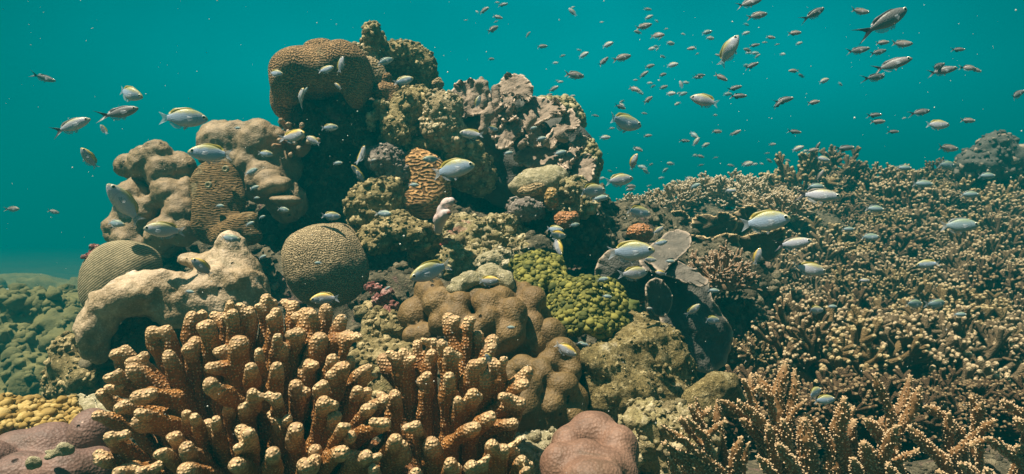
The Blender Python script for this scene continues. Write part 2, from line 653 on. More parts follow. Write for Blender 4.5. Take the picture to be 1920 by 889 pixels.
def m_rock(name, cols, scale=1.0, bump=1.0, dark=0.45):
    """reef rock under turf algae, sand and crusts: cols = base, second, light patch, accent"""
    t = NT(name)
    n1 = t.noise(18 * scale, 6, 0.62)
    n2 = t.noise(55 * scale, 6, 0.65)
    n3 = t.noise(150 * scale, 4, 0.6)
    c = t.mix(t.rng(n1, 0.38, 0.62), cols[0], cols[1])
    c = t.mix(t.rng(n2, 0.50, 0.66), c, cols[2])
    c = t.mix(t.math('MULTIPLY', t.rng(t.noise(11 * scale, 5, 0.6, dist=0.6), 0.60, 0.66), 0.8), c, cols[3])
    c = t.mix(t.rng(n3, 0.30, 0.52, dark, 0.0), c, tuple(q * 0.25 for q in cols[0]))
    c = t.mix(t.rng(n3, 0.62, 0.74, 0.0, 0.7), c, tuple(min(1, q * 1.9) for q in cols[2]))
    tv = t.attr('tip')
    c = t.mix(t.rng(tv, 0.35, 1.0, 0, 0.75), c, tuple(min(1, q * 1.5) for q in cols[2]))
    c = t.mix(t.rng(tv, -0.3, -1.0, 0, 0.6), c, tuple(q * 0.55 for q in cols[0]))
    n = t.bump(n2, 0.012, 0.8 * bump)
    n = t.bump(n3, 0.006, 0.9 * bump, n)
    return t.done(c, n, 0.9, 0.12)

def m_brain(name, valley, ridge, scale=60.0, bump=0.005, freq=2.0, dist=0.0, stretch=(1, 1, 1), fine=True):
    t = NT(name)
    mp = t.n("ShaderNodeMapping")
    t.put(mp.inputs["Vector"], t.P)
    mp.inputs["Scale"].default_value = stretch
    g = t.gabor(scale, freq, mp.outputs[0])
    r = t.rng(g, 0.38, 0.62, smooth=True)
    c = t.mix(r, valley, ridge)
    c = t.mix(t.rng(t.noise(12, 4), 0.4, 0.7, 0, 0.45), c, tuple(min(1, q * 1.35) for q in ridge))
    c = t.mix(t.rng(t.noise(160, 3), 0.35, 0.5, 0.4, 0), c, tuple(q * 0.5 for q in valley))
    dead = t.rng(t.noise(11, 6, 0.66, dist=0.5), 0.575, 0.63, 0, 0.8)
    c = t.mix(dead, c, t.mix(t.rng(t.noise(90, 4), 0.4, 0.6), tuple(q * 0.8 for q in valley), (0.24, 0.20, 0.11)))
    r = t.math('MULTIPLY', r, t.rng(dead, 0, 0.8, 1, 0.25))
    n = t.bump(r, bump, 1.0)
    if fine: n = t.bump(t.noise(220, 3), 0.002, 0.6, n)
    return t.done(c, n, 0.8, 0.2)

def m_dots(name, body, body2, dot, tipc, scale=240.0, bump=0.003, dot_r=0.36):
    """branching coral: every polyp a pale bead on the darker flesh, growing tips paler"""
    t = NT(name)
    v = t.voro(scale, rnd=0.55)
    big = t.rng(t.noise(22, 4), 0.36, 0.66)
    c = t.mix(big, body, body2)
    tip = t.rng(t.attr("tip"), 0.0, 1.0, 0, 1)
    c = t.mix(t.math('MULTIPLY', tip, 0.95), c, tipc)
    d = t.rng(v, dot_r, dot_r - 0.20, 0, 0.8, smooth=True)
    c = t.mix(d, c, dot)
    c = t.mix(t.rng(v, 0.46, 0.62, 0, 0.55), c, tuple(q * 0.35 for q in body))
    h = t.rng(v, 0.0, 0.6, 1, 0, smooth=True)
    n = t.bump(t.noise(45, 3), 0.004, 0.5)
    n = t.bump(h, bump, 0.9, n)
    return t.done(c, n, 0.6, 0.35)

def m_stag(name, body, body2, dot, tipc):
    t = NT(name)
    tp = t.attr("tip")
    c = t.mix(t.rng(t.noise(30, 4), 0.36, 0.66), body, body2)
    v = t.voro(420)
    c = t.mix(t.rng(v, 0.15, 0.4, 0.35, 0), c, dot)
    c = t.mix(t.rng(tp, 0.0, 1.0, 0, 0.8), c, tipc)
    c = t.mix(t.rng(tp, -0.9, -1.6, 0, 0.85), c, dot)
    n = t.bump(t.noise(150, 3), 0.002, 0.7)
    return t.done(c, n, 0.65, 0.3)

def m_bush(name, body, tipc, scale=1.0):
    t = NT(name)
    oi = t.n("ShaderNodeObjectInfo")
    c = t.mix(t.rng(t.noise(25, 3), 0.35, 0.7), body, tuple(q * 1.5 for q in body))
    c = t.mix(t.rng(oi.outputs["Random"], 0, 1, 0, 0.5), c, tuple(q * k for q, k in zip(body, (1.0, 0.75, 0.5))))
    c = t.mix(t.rng(t.attr("tip"), 0.35, 1.0, 0, 1), c, tipc)
    n = t.bump(t.voro(330 * scale), 0.003, 0.8)
    return t.done(c, n, 0.7, 0.25)

def m_plate(name, body, body2, rim, bump=0.004):
    t = NT(name)
    c = t.mix(t.rng(t.noise(13, 5, 0.6), 0.36, 0.66), body, body2)
    c = t.mix(t.rng(t.noise(60, 5), 0.55, 0.72, 0, 0.5), c, tuple(min(1, q * 1.7) for q in body2))
    c = t.mix(t.rng(t.attr("tip"), 0.25, 0.9), c, rim)
    n = t.bump(t.noise(45, 5, 0.6), bump * 2, 0.6)
    n = t.bump(t.voro(260), bump * 0.5, 0.6, n)
    return t.done(c, n, 0.75, 0.2)

def m_stripe(name, valley, ridge, axis, n_lines, bump=0.003):
    """dome coral with fine lines running over it like meridians"""
    t = NT(name)
    s = t.n("ShaderNodeSeparateXYZ")
    w = t.n("ShaderNodeMapping")
    t.put(w.inputs["Vector"], t.P)
    w.inputs["Rotation"].default_value = axis
    x = t.n("ShaderNodeTexWave", wave_type='BANDS', bands_direction='Z')
    t.put(x.inputs["Vector"], w.outputs[0])
    x.inputs["Scale"].default_value = n_lines
    x.inputs["Distortion"].default_value = 1.6
    x.inputs["Detail"].default_value = 2
    x.inputs["Detail Scale"].default_value = 1.2
    r = t.rng(x.outputs["Fac"], 0.25, 0.75, smooth=True)
    r = t.math('MULTIPLY', r, t.rng(t.noise(150, 3), 0.3, 0.6, 0.55, 1))
    c = t.mix(r, valley, ridge)
    c = t.mix(t.rng(t.noise(20, 4), 0.4, 0.7, 0, 0.5), c, tuple(min(1, q * 1.4) for q in ridge))
    n = t.bump(r, bump, 1.0)
    return t.done(c, n, 0.8, 0.2)

def m_plain(name, col, col2, scale=40, rough=0.6, bump=0.003, spec=0.3):
    t = NT(name)
    c = t.mix(t.rng(t.noise(scale, 5, 0.6), 0.35, 0.65), col, col2)
    return t.done(c, t.bump(t.noise(scale * 3, 4), bump, 0.7), rough, spec)

M = {}
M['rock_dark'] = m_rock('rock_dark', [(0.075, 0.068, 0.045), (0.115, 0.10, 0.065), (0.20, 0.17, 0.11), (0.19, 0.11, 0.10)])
M['rock_turf'] = m_rock('rock_turf', [(0.17, 0.135, 0.060), (0.28, 0.225, 0.105), (0.46, 0.37, 0.20), (0.20, 0.18, 0.08)])
M['rock_tan'] = m_rock('rock_tan', [(0.26, 0.205, 0.115), (0.38, 0.30, 0.175), (0.56, 0.47, 0.31), (0.30, 0.20, 0.10)])
M['rock_yellow'] = m_rock('rock_yellow', [(0.16, 0.125, 0.052), (0.29, 0.225, 0.095), (0.46, 0.38, 0.20), (0.52, 0.45, 0.30)], 1.3, 1.3, 0.6)
M['rock_grey'] = m_rock('rock_grey', [(0.16, 0.135, 0.115), (0.24, 0.205, 0.175), (0.36, 0.31, 0.26), (0.13, 0.11, 0.10)])
M['rock_rubble'] = m_rock('rock_rubble', [(0.21, 0.165, 0.085), (0.35, 0.30, 0.14), (0.50, 0.43, 0.27), (0.38, 0.16, 0.14)], 1.2)
M['sand'] = m_rock('sand', [(0.05, 0.06, 0.035), (0.07, 0.08, 0.045), (0.1, 0.1, 0.06), (0.045, 0.055, 0.03)], 0.12, 0.6, 0.2)
M['porites_tan'] = m_porites('porites_tan', (0.165, 0.113, 0.058), (0.31, 0.22, 0.122), (0.62, 0.52, 0.40))
M['porites_grey'] = m_porites('porites_grey', (0.165, 0.118, 0.066), (0.30, 0.22, 0.13), (0.6, 0.52, 0.42))
M['porites_pale'] = m_porites('porites_pale', (0.26, 0.185, 0.10), (0.54, 0.42, 0.29), (0.62, 0.52, 0.42), 0.8, 0.6)
M['porites_brown'] = m_porites('porites_brown', (0.115, 0.068, 0.022), (0.205, 0.128, 0.046), (0.55, 0.46, 0.34), 1.0, 0.15)
M['porites_olive'] = m_porites('porites_olive', (0.11, 0.068, 0.022), (0.18, 0.115, 0.042), (0.45, 0.38, 0.24), 1.0, 0.15)
M['porites_mauve'] = m_porites('porites_mauve', (0.155, 0.084, 0.055), (0.245, 0.142, 0.097), (0.42, 0.30, 0.24), 1.0, 0.35, 0.10)
M['porites_mauve2'] = m_porites('porites_mauve2', (0.125, 0.072, 0.058), (0.20, 0.118, 0.092), (0.42, 0.30, 0.24), 1.0, 0.35, 0.10)
M['brain'] = m_brain('brain', (0.075, 0.042, 0.016), (0.32, 0.195, 0.088), 84, 0.005)
M['brain_orange'] = m_brain('brain_orange', (0.12, 0.06, 0.02), (0.55, 0.32, 0.13), 52, 0.007, 2.0, 0, (0.8, 1, 1.25))
M['brain_fine'] = m_brain('brain_fine', (0.15, 0.105, 0.05), (0.42, 0.31, 0.17), 75, 0.006)
M['honeycomb'] = m_brain('honeycomb', (0.19, 0.14, 0.075), (0.42, 0.325, 0.19), 120, 0.0045)
M['dome_stripe'] = m_stripe('dome_stripe', (0.10, 0.085, 0.045), (0.34, 0.28, 0.17), (0.0, 0.6, 0.0), 75, 0.002)
M['fur_brown'] = m_brain('fur_brown', (0.085, 0.05, 0.018), (0.185, 0.115, 0.045), 95, 0.003, 2.0, 0, (0.35, 0.6, 1.3))
M['finger'] = m_dots('finger', (0.21, 0.083, 0.018), (0.36, 0.160, 0.036), (0.76, 0.57, 0.31), (0.80, 0.61, 0.35), 255, 0.0032, 0.33)
M['finger_base'] = m_dots('finger_base', (0.16, 0.062, 0.018), (0.23, 0.10, 0.03), (0.35, 0.2, 0.08), (0.4, 0.3, 0.15), 215)
M['stag'] = m_stag('stag', (0.135, 0.066, 0.021), (0.21, 0.108, 0.038), (0.56, 0.41, 0.25), (0.50, 0.36, 0.20))
M['bush'] = m_bush('bush', (0.115, 0.084, 0.046), (0.50, 0.39, 0.235))
M['bush_pale'] = m_bush('bush_pale', (0.30, 0.24, 0.15), (0.70, 0.60, 0.44))
M['bush_pink'] = m_bush('bush_pink', (0.27, 0.18, 0.11), (0.64, 0.52, 0.38))
M['bush_olive'] = m_bush('bush_olive', (0.13, 0.105, 0.05), (0.40, 0.335, 0.19))
M['plate_grey'] = m_plate('plate_grey', (0.15, 0.115, 0.086), (0.28, 0.215, 0.16), (0.50, 0.39, 0.30))
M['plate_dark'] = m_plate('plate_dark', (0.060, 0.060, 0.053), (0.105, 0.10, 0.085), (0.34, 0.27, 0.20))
M['plate_lit'] = m_plate('plate_lit', (0.08, 0.074, 0.063), (0.145, 0.128, 0.105), (0.34, 0.27, 0.21))  # leaning coral's dark tone raised: sunlight on its upper plates put into colour
M['plate_brown'] = m_plate('plate_brown', (0.085, 0.064, 0.036), (0.135, 0.10, 0.058), (0.50, 0.37, 0.20))  # shade on the faces put into the body colour, lit edges into the rim
M['knob_orange'] = m_dots('knob_orange', (0.36, 0.15, 0.05), (0.44, 0.21, 0.08), (0.6, 0.36, 0.18), (0.5, 0.3, 0.15), 160, 0.006)
M['knob_yellow'] = m_dots('knob_yellow', (0.33, 0.20, 0.06), (0.42, 0.28, 0.10), (0.66, 0.50, 0.25), (0.6, 0.5, 0.25), 120, 0.008)
M['lumpy_yellow'] = None
def m_bead(name, lo, mid, hi, scale=25):
    t = NT(name)
    c = t.mix(t.rng(t.noise(scale, 4), 0.36, 0.64), lo, mid)
    c = t.mix(t.rng(t.attr('tip'), -0.4, 1.0, 0, 0.85), c, hi)
    return t.done(c, t.bump(t.noise(170, 3), 0.002, 0.7), 0.75, 0.2)
M['algae_green'] = m_bead('algae_green', (0.045, 0.056, 0.012), (0.105, 0.107, 0.022), (0.28, 0.255, 0.055))
M['lumpy_yellow'] = m_bead('lumpy_yellow', (0.19, 0.115, 0.028), (0.30, 0.20, 0.05), (0.50, 0.37, 0.14))
M['algae_deep'] = m_plain('algae_deep', (0.06, 0.08, 0.015), (0.12, 0.13, 0.03), 28, 0.8, 0.004)
M['crust_pink'] = m_rock('rock_pink', [(0.24, 0.075, 0.07), (0.32, 0.15, 0.125), (0.46, 0.30, 0.26), (0.25, 0.16, 0.09)], 1.6)
M['crust_red'] = m_plain('crust_red', (0.40, 0.07, 0.05), (0.5, 0.2, 0.12), 90, 0.6, 0.004)
M['crust_pale'] = m_rock('crust_pale', [(0.27, 0.24, 0.14), (0.36, 0.32, 0.20), (0.52, 0.46, 0.32), (0.30, 0.24, 0.09)], 1.6, 0.8, 0.3)
M['far_mound'] = m_plain('far_mound', (0.075, 0.078, 0.028), (0.15, 0.14, 0.05), 14, 0.85, 0.01)
M['sponge'] = m_plain('sponge', (0.62, 0.45, 0.40), (0.48, 0.42, 0.42), 45, 0.5, 0.003)
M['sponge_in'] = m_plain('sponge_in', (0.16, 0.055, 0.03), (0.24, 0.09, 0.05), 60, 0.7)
M['rope'] = m_plain('rope', (0.75, 0.78, 0.75), (0.6, 0.65, 0.62), 60, 0.7)
M['speck'] = m_plain('speck', (0.75, 0.72, 0.65), (0.6, 0.6, 0.55), 60, 0.7)
M['lumpy_pale'] = m_bead('lumpy_pale', (0.16, 0.14, 0.06), (0.26, 0.22, 0.11), (0.44, 0.38, 0.22))
M['bush_dark'] = m_bush('bush_dark', (0.075, 0.048, 0.024), (0.30, 0.21, 0.11))
M['bush_gold'] = m_bush('bush_gold', (0.125, 0.088, 0.038), (0.46, 0.36, 0.19))
# ------------------------------------------------------------------ seabed and haze
def grid_surface(name, fn, nu, nv, mat, kind='structure'):
    u, v = np.meshgrid(np.linspace(0, 1, nu), np.linspace(0, 1, nv), indexing='ij')
    V = fn(u.ravel(), v.ravel())
    i = np.arange(nu * nv).reshape(nu, nv)
    Q = np.stack([i[:-1, :-1], i[1:, :-1], i[1:, 1:], i[:-1, 1:]], -1).reshape(-1, 4)
    me = new_mesh(name, V, [Q])
    return tag(link(name, me, mat), kind=kind)

def seabed_fn(u, v):
    x = np.sign(u - 0.5) * (np.abs(u - 0.5) * 2) ** 2.2 * 45
    y = -3 + (v ** 2.4) * 58
    P = np.stack([x, y, np.zeros_like(x)], 1)
    z = 0.36 + 0.10 * fbm(P * 0.5, 3) + 0.05 * fbm(P * 1.7, 3)
    return np.stack([x, y, z], 1)
grid_surface('seabed', seabed_fn, 170, 170, M['sand'])

hz = bpy.data.materials.new('haze')
hz.use_nodes = True
hn = hz.node_tree
hn.nodes.clear()
ho = hn.nodes.new("ShaderNodeOutputMaterial")
hv = hn.nodes.new("ShaderNodeVolumePrincipled")
hv.inputs["Color"].default_value = (0.0, 0.215, 0.25, 1)
hv.inputs["Absorption Color"].default_value = (0.0, 0.0, 0.0, 1)
hv.inputs["Density"].default_value = 0.115
hv.inputs["Anisotropy"].default_value = 0.2
hn.links.new(hv.outputs[0], ho.inputs["Volume"])
bx = bmesh.new()
bmesh.ops.create_cube(bx, size=1.0)
bme = bpy.data.meshes.new('haze')
bx.to_mesh(bme)
bx.free()
bme.materials.append(hz)
bo = bpy.data.objects.new('haze', bme)
bo.scale = (100, 64, 4.5)
bo.location = (0, 26, 1.35)
COL.objects.link(bo)
tag(bo, kind='stuff')

# ------------------------------------------------------------------ the rock under the corals
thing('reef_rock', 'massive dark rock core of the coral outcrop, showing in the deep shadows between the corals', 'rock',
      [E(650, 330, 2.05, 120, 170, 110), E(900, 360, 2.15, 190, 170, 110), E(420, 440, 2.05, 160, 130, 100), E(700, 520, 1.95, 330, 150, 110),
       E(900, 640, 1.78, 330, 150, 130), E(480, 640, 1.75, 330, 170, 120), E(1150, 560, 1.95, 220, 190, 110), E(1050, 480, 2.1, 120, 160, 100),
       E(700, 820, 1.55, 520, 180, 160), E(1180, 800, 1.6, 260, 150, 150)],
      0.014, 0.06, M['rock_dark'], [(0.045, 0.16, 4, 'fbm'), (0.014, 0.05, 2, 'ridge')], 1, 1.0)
thing('reef_rock', 'low brown rock shelf that carries the orange finger corals along the bottom edge', 'rock',
      [E(430, 1000, 0.95, 420, 100, 180), E(860, 1000, 1.0, 330, 110, 190), E(80, 985, 0.95, 180, 90, 160), E(1150, 1000, 1.0, 330, 110, 160)],
      0.012, 0.05, M['rock_dark'], [(0.03, 0.12, 4, 'fbm')], 1, 2.0)
thing('reef_rock', 'dark rock ground beneath the big knobbly staghorn coral at bottom right', 'rock',
      [E(1600, 1010, 1.05, 330, 130, 200), E(1900, 1010, 1.1, 250, 150, 200), E(1350, 930, 1.25, 200, 100, 130)],
      0.012, 0.05, M['rock_dark'], [(0.03, 0.12, 4, 'fbm')], 1, 3.0)

# ------------------------------------------------------------------ top of the outcrop
thing('brain_coral', 'large mushroom shaped brown brain coral overhanging the dark column at the top of the outcrop', 'coral',
      [E(600, 128, 1.76, 90, 40, 78), E(542, 150, 1.75, 39, 50, 50), E(640, 122, 1.74, 52, 42, 60), E(600, 90, 1.82, 34, 18, 34), E(671, 155, 1.75, 30, 52, 42),
       E(530, 180, 1.80, 26, 40, 30), E(600, 150, 1.86, 80, 40, 50), E(606, 142, 1.73, 60, 32, 50)],
      0.0058, 0.02, M['brain'], [(0.012, 0.10, 2, 'fbm')], 2, 4.0)
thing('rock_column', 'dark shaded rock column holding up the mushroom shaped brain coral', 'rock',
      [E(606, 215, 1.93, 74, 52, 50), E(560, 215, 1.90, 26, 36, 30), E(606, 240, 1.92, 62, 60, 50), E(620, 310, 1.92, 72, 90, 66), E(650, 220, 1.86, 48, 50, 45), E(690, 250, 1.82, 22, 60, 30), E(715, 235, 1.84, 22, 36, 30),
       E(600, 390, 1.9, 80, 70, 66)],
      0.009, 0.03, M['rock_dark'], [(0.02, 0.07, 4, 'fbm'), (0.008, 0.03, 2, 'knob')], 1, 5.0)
thing('knob_coral', 'pointed brown knob standing alone on the very top of the outcrop', 'coral',
      [E(697, 70, 1.85, 19, 30, 20), E(701, 100, 1.87, 24, 26, 24), E(713, 76, 1.86, 8, 14, 10)], 0.005, 0.014, M['rock_turf'],
      [(0.006, 0.03, 3, 'fbm'), (0.005, 0.012, 1, 'knob')], 1, 6.0)
thing('coral_boulder', 'yellowish crusted hump between the brain coral and the topmost pointed knob', 'coral',
      [E(660, 100, 1.86, 32, 16, 25), E(686, 120, 1.85, 26, 22, 25)], 0.006, 0.02, M['rock_tan'], [(0.008, 0.03, 3, 'fbm')], 1, 7.0)
thing('brain_coral', 'smooth orange brown hump of coral squeezed against the right edge of the mushroom brain coral', 'coral',
      [E(692, 128, 1.80, 26, 22, 25), E(708, 150, 1.80, 20, 22, 22)], 0.006, 0.02, M['brain_fine'], [(0.005, 0.05, 2, 'fbm')], 1, 8.0)
thing('brain_coral', 'small folded brown brain coral with a lip, below the orange brown hump', 'coral',
      [E(722, 172, 1.78, 28, 15, 22, 12), E(735, 188, 1.78, 20, 12, 20, 20), E(718, 150, 1.80, 20, 12, 18, 25)], 0.005, 0.014, M['brain'], [(0.006, 0.04, 2, 'fbm')], 1, 9.0)
thing('brain_coral', 'small upright brown brain coral tucked under the folded lip, beside the dark column', 'coral',
      [E(738, 208, 1.80, 17, 32, 22), E(730, 190, 1.80, 14, 16, 18)], 0.005, 0.014, M['brain_fine'], [(0.005, 0.04, 2, 'fbm')], 1, 10.0)
thing('coral_boulder', 'pitted brown coral mass curving down to the right of the topmost knob', 'coral',
      [E(745, 100, 1.90, 34, 22, 34), E(775, 112, 1.92, 32, 28, 34), E(797, 135, 1.92, 20, 32, 28), E(720, 105, 1.9, 22, 20, 24), E(760, 140, 1.95, 40, 36, 30),
       E(805, 160, 1.92, 16, 20, 20)],
      0.0055, 0.02, M['rock_turf'], [(0.007, 0.04, 2, 'fbm'), (0.009, 0.022, 1, 'knob')], 1, 11.0)
thing('knob_coral', 'little round pitted coral ball at the right tip of the curving coral mass', 'coral',
      [E(819, 158, 1.90, 13, 13, 13)], 0.004, 0.01, M['brain_fine'], [(0.005, 0.014, 1, 'knob')], 1, 12.0)
thing('algae_boulder', 'yellow olive boulder under turf algae, left of the pale speckled one', 'rock',
      [E(770, 205, 1.76, 40, 36, 36), E(748, 240, 1.74, 32, 30, 32), E(790, 190, 1.78, 28, 26, 28), E(745, 262, 1.74, 24, 24, 26)],
      0.006, 0.02, M['rock_turf'], [(0.012, 0.05, 4, 'fbm'), (0.007, 0.016, 1, 'knob')], 1, 13.0)
thing('algae_boulder', 'pale speckled boulder with holed lower side, between the olive boulder and the folded plates', 'rock',
      [E(830, 205, 1.74, 36, 36, 36), E(825, 240, 1.74, 40, 30, 34), E(850, 255, 1.74, 24, 30, 28)],
      0.0055, 0.02, M['rock_tan'], [(0.010, 0.05, 4, 'fbm'), (0.007, 0.016, 1, 'knob'), (0.012, 0.03, 1, 'pit')], 1, 14.0)

# the folded plate coral: upright blades and ridges growing from one foot
pc = empty('plate_coral', at(985, 330, 1.9), 'big grey brown coral of folded upright plates on the right shoulder of the outcrop', 'coral')
cq = lambda *p: [(820 + x / 4.04, 130 + y / 4.04) for x, y in p]
for sd, (pts, d0, lean, side) in enumerate((
    (cq((110, 190), (140, 110), (200, 85), (280, 80), (370, 120), (400, 190), (390, 300), (300, 340), (200, 350), (140, 300)), 1.86, 0.0007, 0.0006),
    (cq((440, 190), (470, 90), (540, 30), (620, 45), (690, 90), (722, 160), (690, 230), (600, 215), (510, 230)), 1.84, 0.0011, -0.0006),
    (cq((480, 240), (500, 190), (560, 178), (595, 200), (590, 240), (550, 275), (495, 280)), 1.80, 0.0013, 0.0),
    (cq((460, 330), (500, 290), (560, 280), (590, 310), (570, 360), (500, 370)), 1.79, 0.0016, 0.0),
    (cq((560, 400), (600, 330), (660, 270), (720, 218), (790, 220), (860, 232), (930, 245), (968, 290), (945, 335), (860, 350), (790, 400), (700, 430), (620, 440)), 1.82, 0.0013, -0.0004),
    (cq((800, 560), (870, 460), (930, 395), (980, 330), (1025, 308), (1062, 370), (1080, 405), (1055, 445), (990, 470), (930, 530), (860, 590)), 1.79, 0.0015, -0.0005),
    (cq((930, 720), (990, 630), (1045, 530), (1095, 488), (1125, 530), (1085, 590), (1050, 640), (1000, 710), (960, 750)), 1.77, 0.0016, -0.0003),
    (cq((970, 770), (1040, 690), (1120, 640), (1185, 690), (1192, 760), (1165, 835), (1080, 840), (1000, 820)), 1.755, 0.0012, -0.0006),
    (cq((445, 500), (490, 430), (550, 385), (620, 375), (638, 430), (622, 500), (580, 550), (510, 600), (445, 570)), 1.765, 0.0012, 0.0004),
    (cq((590, 680), (640, 600), (700, 540), (780, 570), (870, 570), (960, 650), (1010, 770), (900, 800), (780, 760), (680, 730)), 1.80, 0.0013, -0.0003),
    (cq((690, 560), (700, 480), (720, 390), (770, 370), (800, 420), (810, 500), (780, 560)), 1.80, 0.0008, 0.0012))):
    yc = sum(p[1] for p in pts) / len(pts)
    xc = sum(p[0] for p in pts) / len(pts)
    plate('plate', pts, lambda x, y: d0 + (yc - y) * lean + (x - xc) * side, M['plate_grey'], 0.013, parent=pc, edge=0.10, n=120, rings=20, ruffle=0.012,
          rough=((0.012, 0.045, 3, 'fbm'), (0.004, 0.015, 2, 'fbm')), seed=1.7 * sd + 1)
for nm, prims, sd in (
    ('knob', [C((892, 190, 1.80, 6), (898, 160, 1.80, 7), (902, 146, 1.81, 4)), C((905, 200, 1.79, 6), (910, 170, 1.80, 6), (912, 155, 1.8, 4)), C((887, 200, 1.79, 5), (888, 172, 1.80, 5))], 11),
    ('knob', [C((905, 245, 1.76, 8), (915, 215, 1.76, 9), (920, 196, 1.77, 6)), C((925, 250, 1.79, 8), (932, 195, 1.80, 9), (930, 168, 1.81, 8))], 12),
    ('knob', [C((930, 215, 1.79, 7), (940, 200, 1.78, 6)), C((955, 210, 1.78, 7), (962, 197, 1.77, 6)), C((990, 245, 1.76, 6), (998, 222, 1.75, 6), (996, 212, 1.755, 5)), C((975, 275, 1.77, 6), (985, 262, 1.76, 5))], 13),
    ('knob', [E(1050, 255, 1.745, 13, 11, 10), E(1060, 262, 1.75, 9, 8, 8)], 14)):
    solid(nm, prims, 0.0036, 0.010, M['plate_grey'], [(0.007, 0.03, 3, 'fbm'), (0.003, 0.012, 2, 'fbm')], 1, 20.0 + sd, pc)
solid('foot', [E(930, 270, 1.95, 90, 100, 50), E(1030, 290, 1.92, 85, 70, 50), E(970, 340, 1.93, 80, 50, 45), E(900, 240, 1.9, 46, 70, 34)], 0.009, 0.03,
      M['plate_dark'], [(0.02, 0.06, 4, 'fbm')], 1, 33.0, pc)
for i, (p, q) in enumerate((([E(1020, 215, 1.96, 52, 30, 30, 16), E(1060, 225, 1.97, 34, 40, 30)], 'pale green knobby coral rim peeping out behind the top plates of the folded coral'),
                           ([E(1100, 305, 1.9, 24, 46, 30), E(1085, 335, 1.9, 28, 30, 30)], 'pale green knobby coral rim peeping out behind the lowest plates of the folded coral'))):
    thing('knobby_coral', q, 'coral', p, 0.0045, 0.02, M['lumpy_pale'], [(0.008, 0.05, 2, 'fbm')], 1, 34.0 + i, extra=BEADS(0.010, 0.0065, 7))

# ------------------------------------------------------------------ middle of the outcrop
thing('coral_boulder', 'grey knobby boulder hanging over the dark cleft, left of the orange brain coral panel', 'coral',
      [E(725, 300, 1.72, 34, 28, 30), E(745, 325, 1.72, 26, 26, 28), E(705, 295, 1.74, 20, 18, 22), E(735, 285, 1.73, 22, 16, 22)],
      0.0055, 0.016, M['rock_grey'], [(0.008, 0.04, 3, 'fbm'), (0.009, 0.018, 1, 'knob')], 1, 40.0)
thing('brain_coral', 'upright panel of orange brain coral with wavy ridges, on the middle of the outcrop', 'coral',
      [E(800, 345, 1.72, 44, 62, 30), E(778, 300, 1.73, 22, 26, 26), E(790, 380, 1.71, 38, 28, 28), E(815, 370, 1.72, 32, 36, 28)],
      0.0055, 0.02, M['brain_orange'], [(0.006, 0.07, 2, 'fbm')], 2, 41.0)
thing('coral_boulder', 'mixed crusted rock ledge above the orange brain coral panel', 'rock',
      [E(800, 272, 1.76, 46, 12, 24), E(845, 280, 1.76, 26, 20, 24), E(880, 300, 1.78, 36, 34, 26), E(905, 330, 1.82, 24, 40, 24), E(870, 330, 1.82, 28, 30, 24)],
      0.006, 0.02, M['rock_rubble'], [(0.014, 0.04, 4, 'fbm'), (0.006, 0.016, 1, 'knob')], 1, 42.0)
thing('algae_boulder', 'tall olive boulder of turf algae, left of the orange brain coral panel', 'rock',
      [E(705, 375, 1.60, 48, 34, 40), E(680, 395, 1.60, 28, 40, 34), E(715, 410, 1.60, 40, 30, 36), E(735, 360, 1.62, 20, 24, 26)],
      0.006, 0.02, M['rock_turf'], [(0.014, 0.05, 4, 'fbm'), (0.008, 0.018, 1, 'knob')], 1, 43.0)
thing('algae_boulder', 'wide olive overhang of turf algae, above the dark hollow right of the honeycomb boulder', 'rock',
      [E(745, 440, 1.52, 62, 26, 40), E(700, 452, 1.50, 34, 22, 34, -20), E(790, 450, 1.54, 42, 26, 36), E(745, 418, 1.56, 40, 20, 34), E(800, 480, 1.58, 34, 26, 30)],
      0.006, 0.02, M['rock_turf'], [(0.013, 0.05, 4, 'fbm'), (0.008, 0.016, 1, 'knob')], 1, 44.0)
thing('honeycomb_coral', 'large rounded tan coral boulder with honeycomb skin, beside the dark hollow', 'coral',
      [E(607, 500, 1.45, 75, 74, 70), E(600, 470, 1.46, 64, 44, 60), E(625, 520, 1.46, 58, 52, 55), E(640, 440, 1.5, 22, 18, 22)],
      0.006, 0.03, M['honeycomb'], [(0.008, 0.12, 2, 'fbm'), (0.0025, 0.010, 1, 'knob')], 1, 45.0)
ts = empty('tube_sponge', at(828, 430, 1.50), 'small pale pink tube sponge with two openings, below the orange brain coral panel', 'sponge')
sb = solid('body', [C((822, 432, 1.5, 8), (824, 412, 1.49, 11), (832, 395, 1.48, 12), (838, 382, 1.47, 10), (845, 378, 1.455, 8)), C((826, 410, 1.48, 9), (838, 400, 1.455, 8))],
           0.0022, 0.006, M['sponge'], [(0.002, 0.02, 2, 'fbm')], 1, 46.0, ts)
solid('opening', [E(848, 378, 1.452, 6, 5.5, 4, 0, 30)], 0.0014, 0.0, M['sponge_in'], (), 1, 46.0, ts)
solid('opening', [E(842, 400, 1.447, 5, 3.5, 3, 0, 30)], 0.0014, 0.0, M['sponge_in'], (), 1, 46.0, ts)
r = random.Random(5)
rub = [E(870, 450, 1.62, 60, 46, 40), E(930, 450, 1.66, 60, 44, 40), E(900, 500, 1.52, 70, 40, 40), E(965, 480, 1.6, 36, 40, 34), E(850, 490, 1.5, 30, 34, 30)]
for i in range(60):
    x, y = r.uniform(835, 985), r.uniform(408, 520)
    rub.append(E(x, y, 1.62 - (y - 420) * 0.0014 + r.uniform(-.03, .02), r.uniform(6, 15), r.uniform(5, 11), r.uniform(5, 12), r.uniform(-50, 50)))
thing('rubble_slope', 'slope of crusted coral rubble in yellow, pink and brown at the centre of the outcrop', 'rock',
      rub, 0.0052, 0.010, M['rock_rubble'], [(0.008, 0.03, 4, 'fbm'), (0.006, 0.014, 1, 'knob')], 1, 47.0)
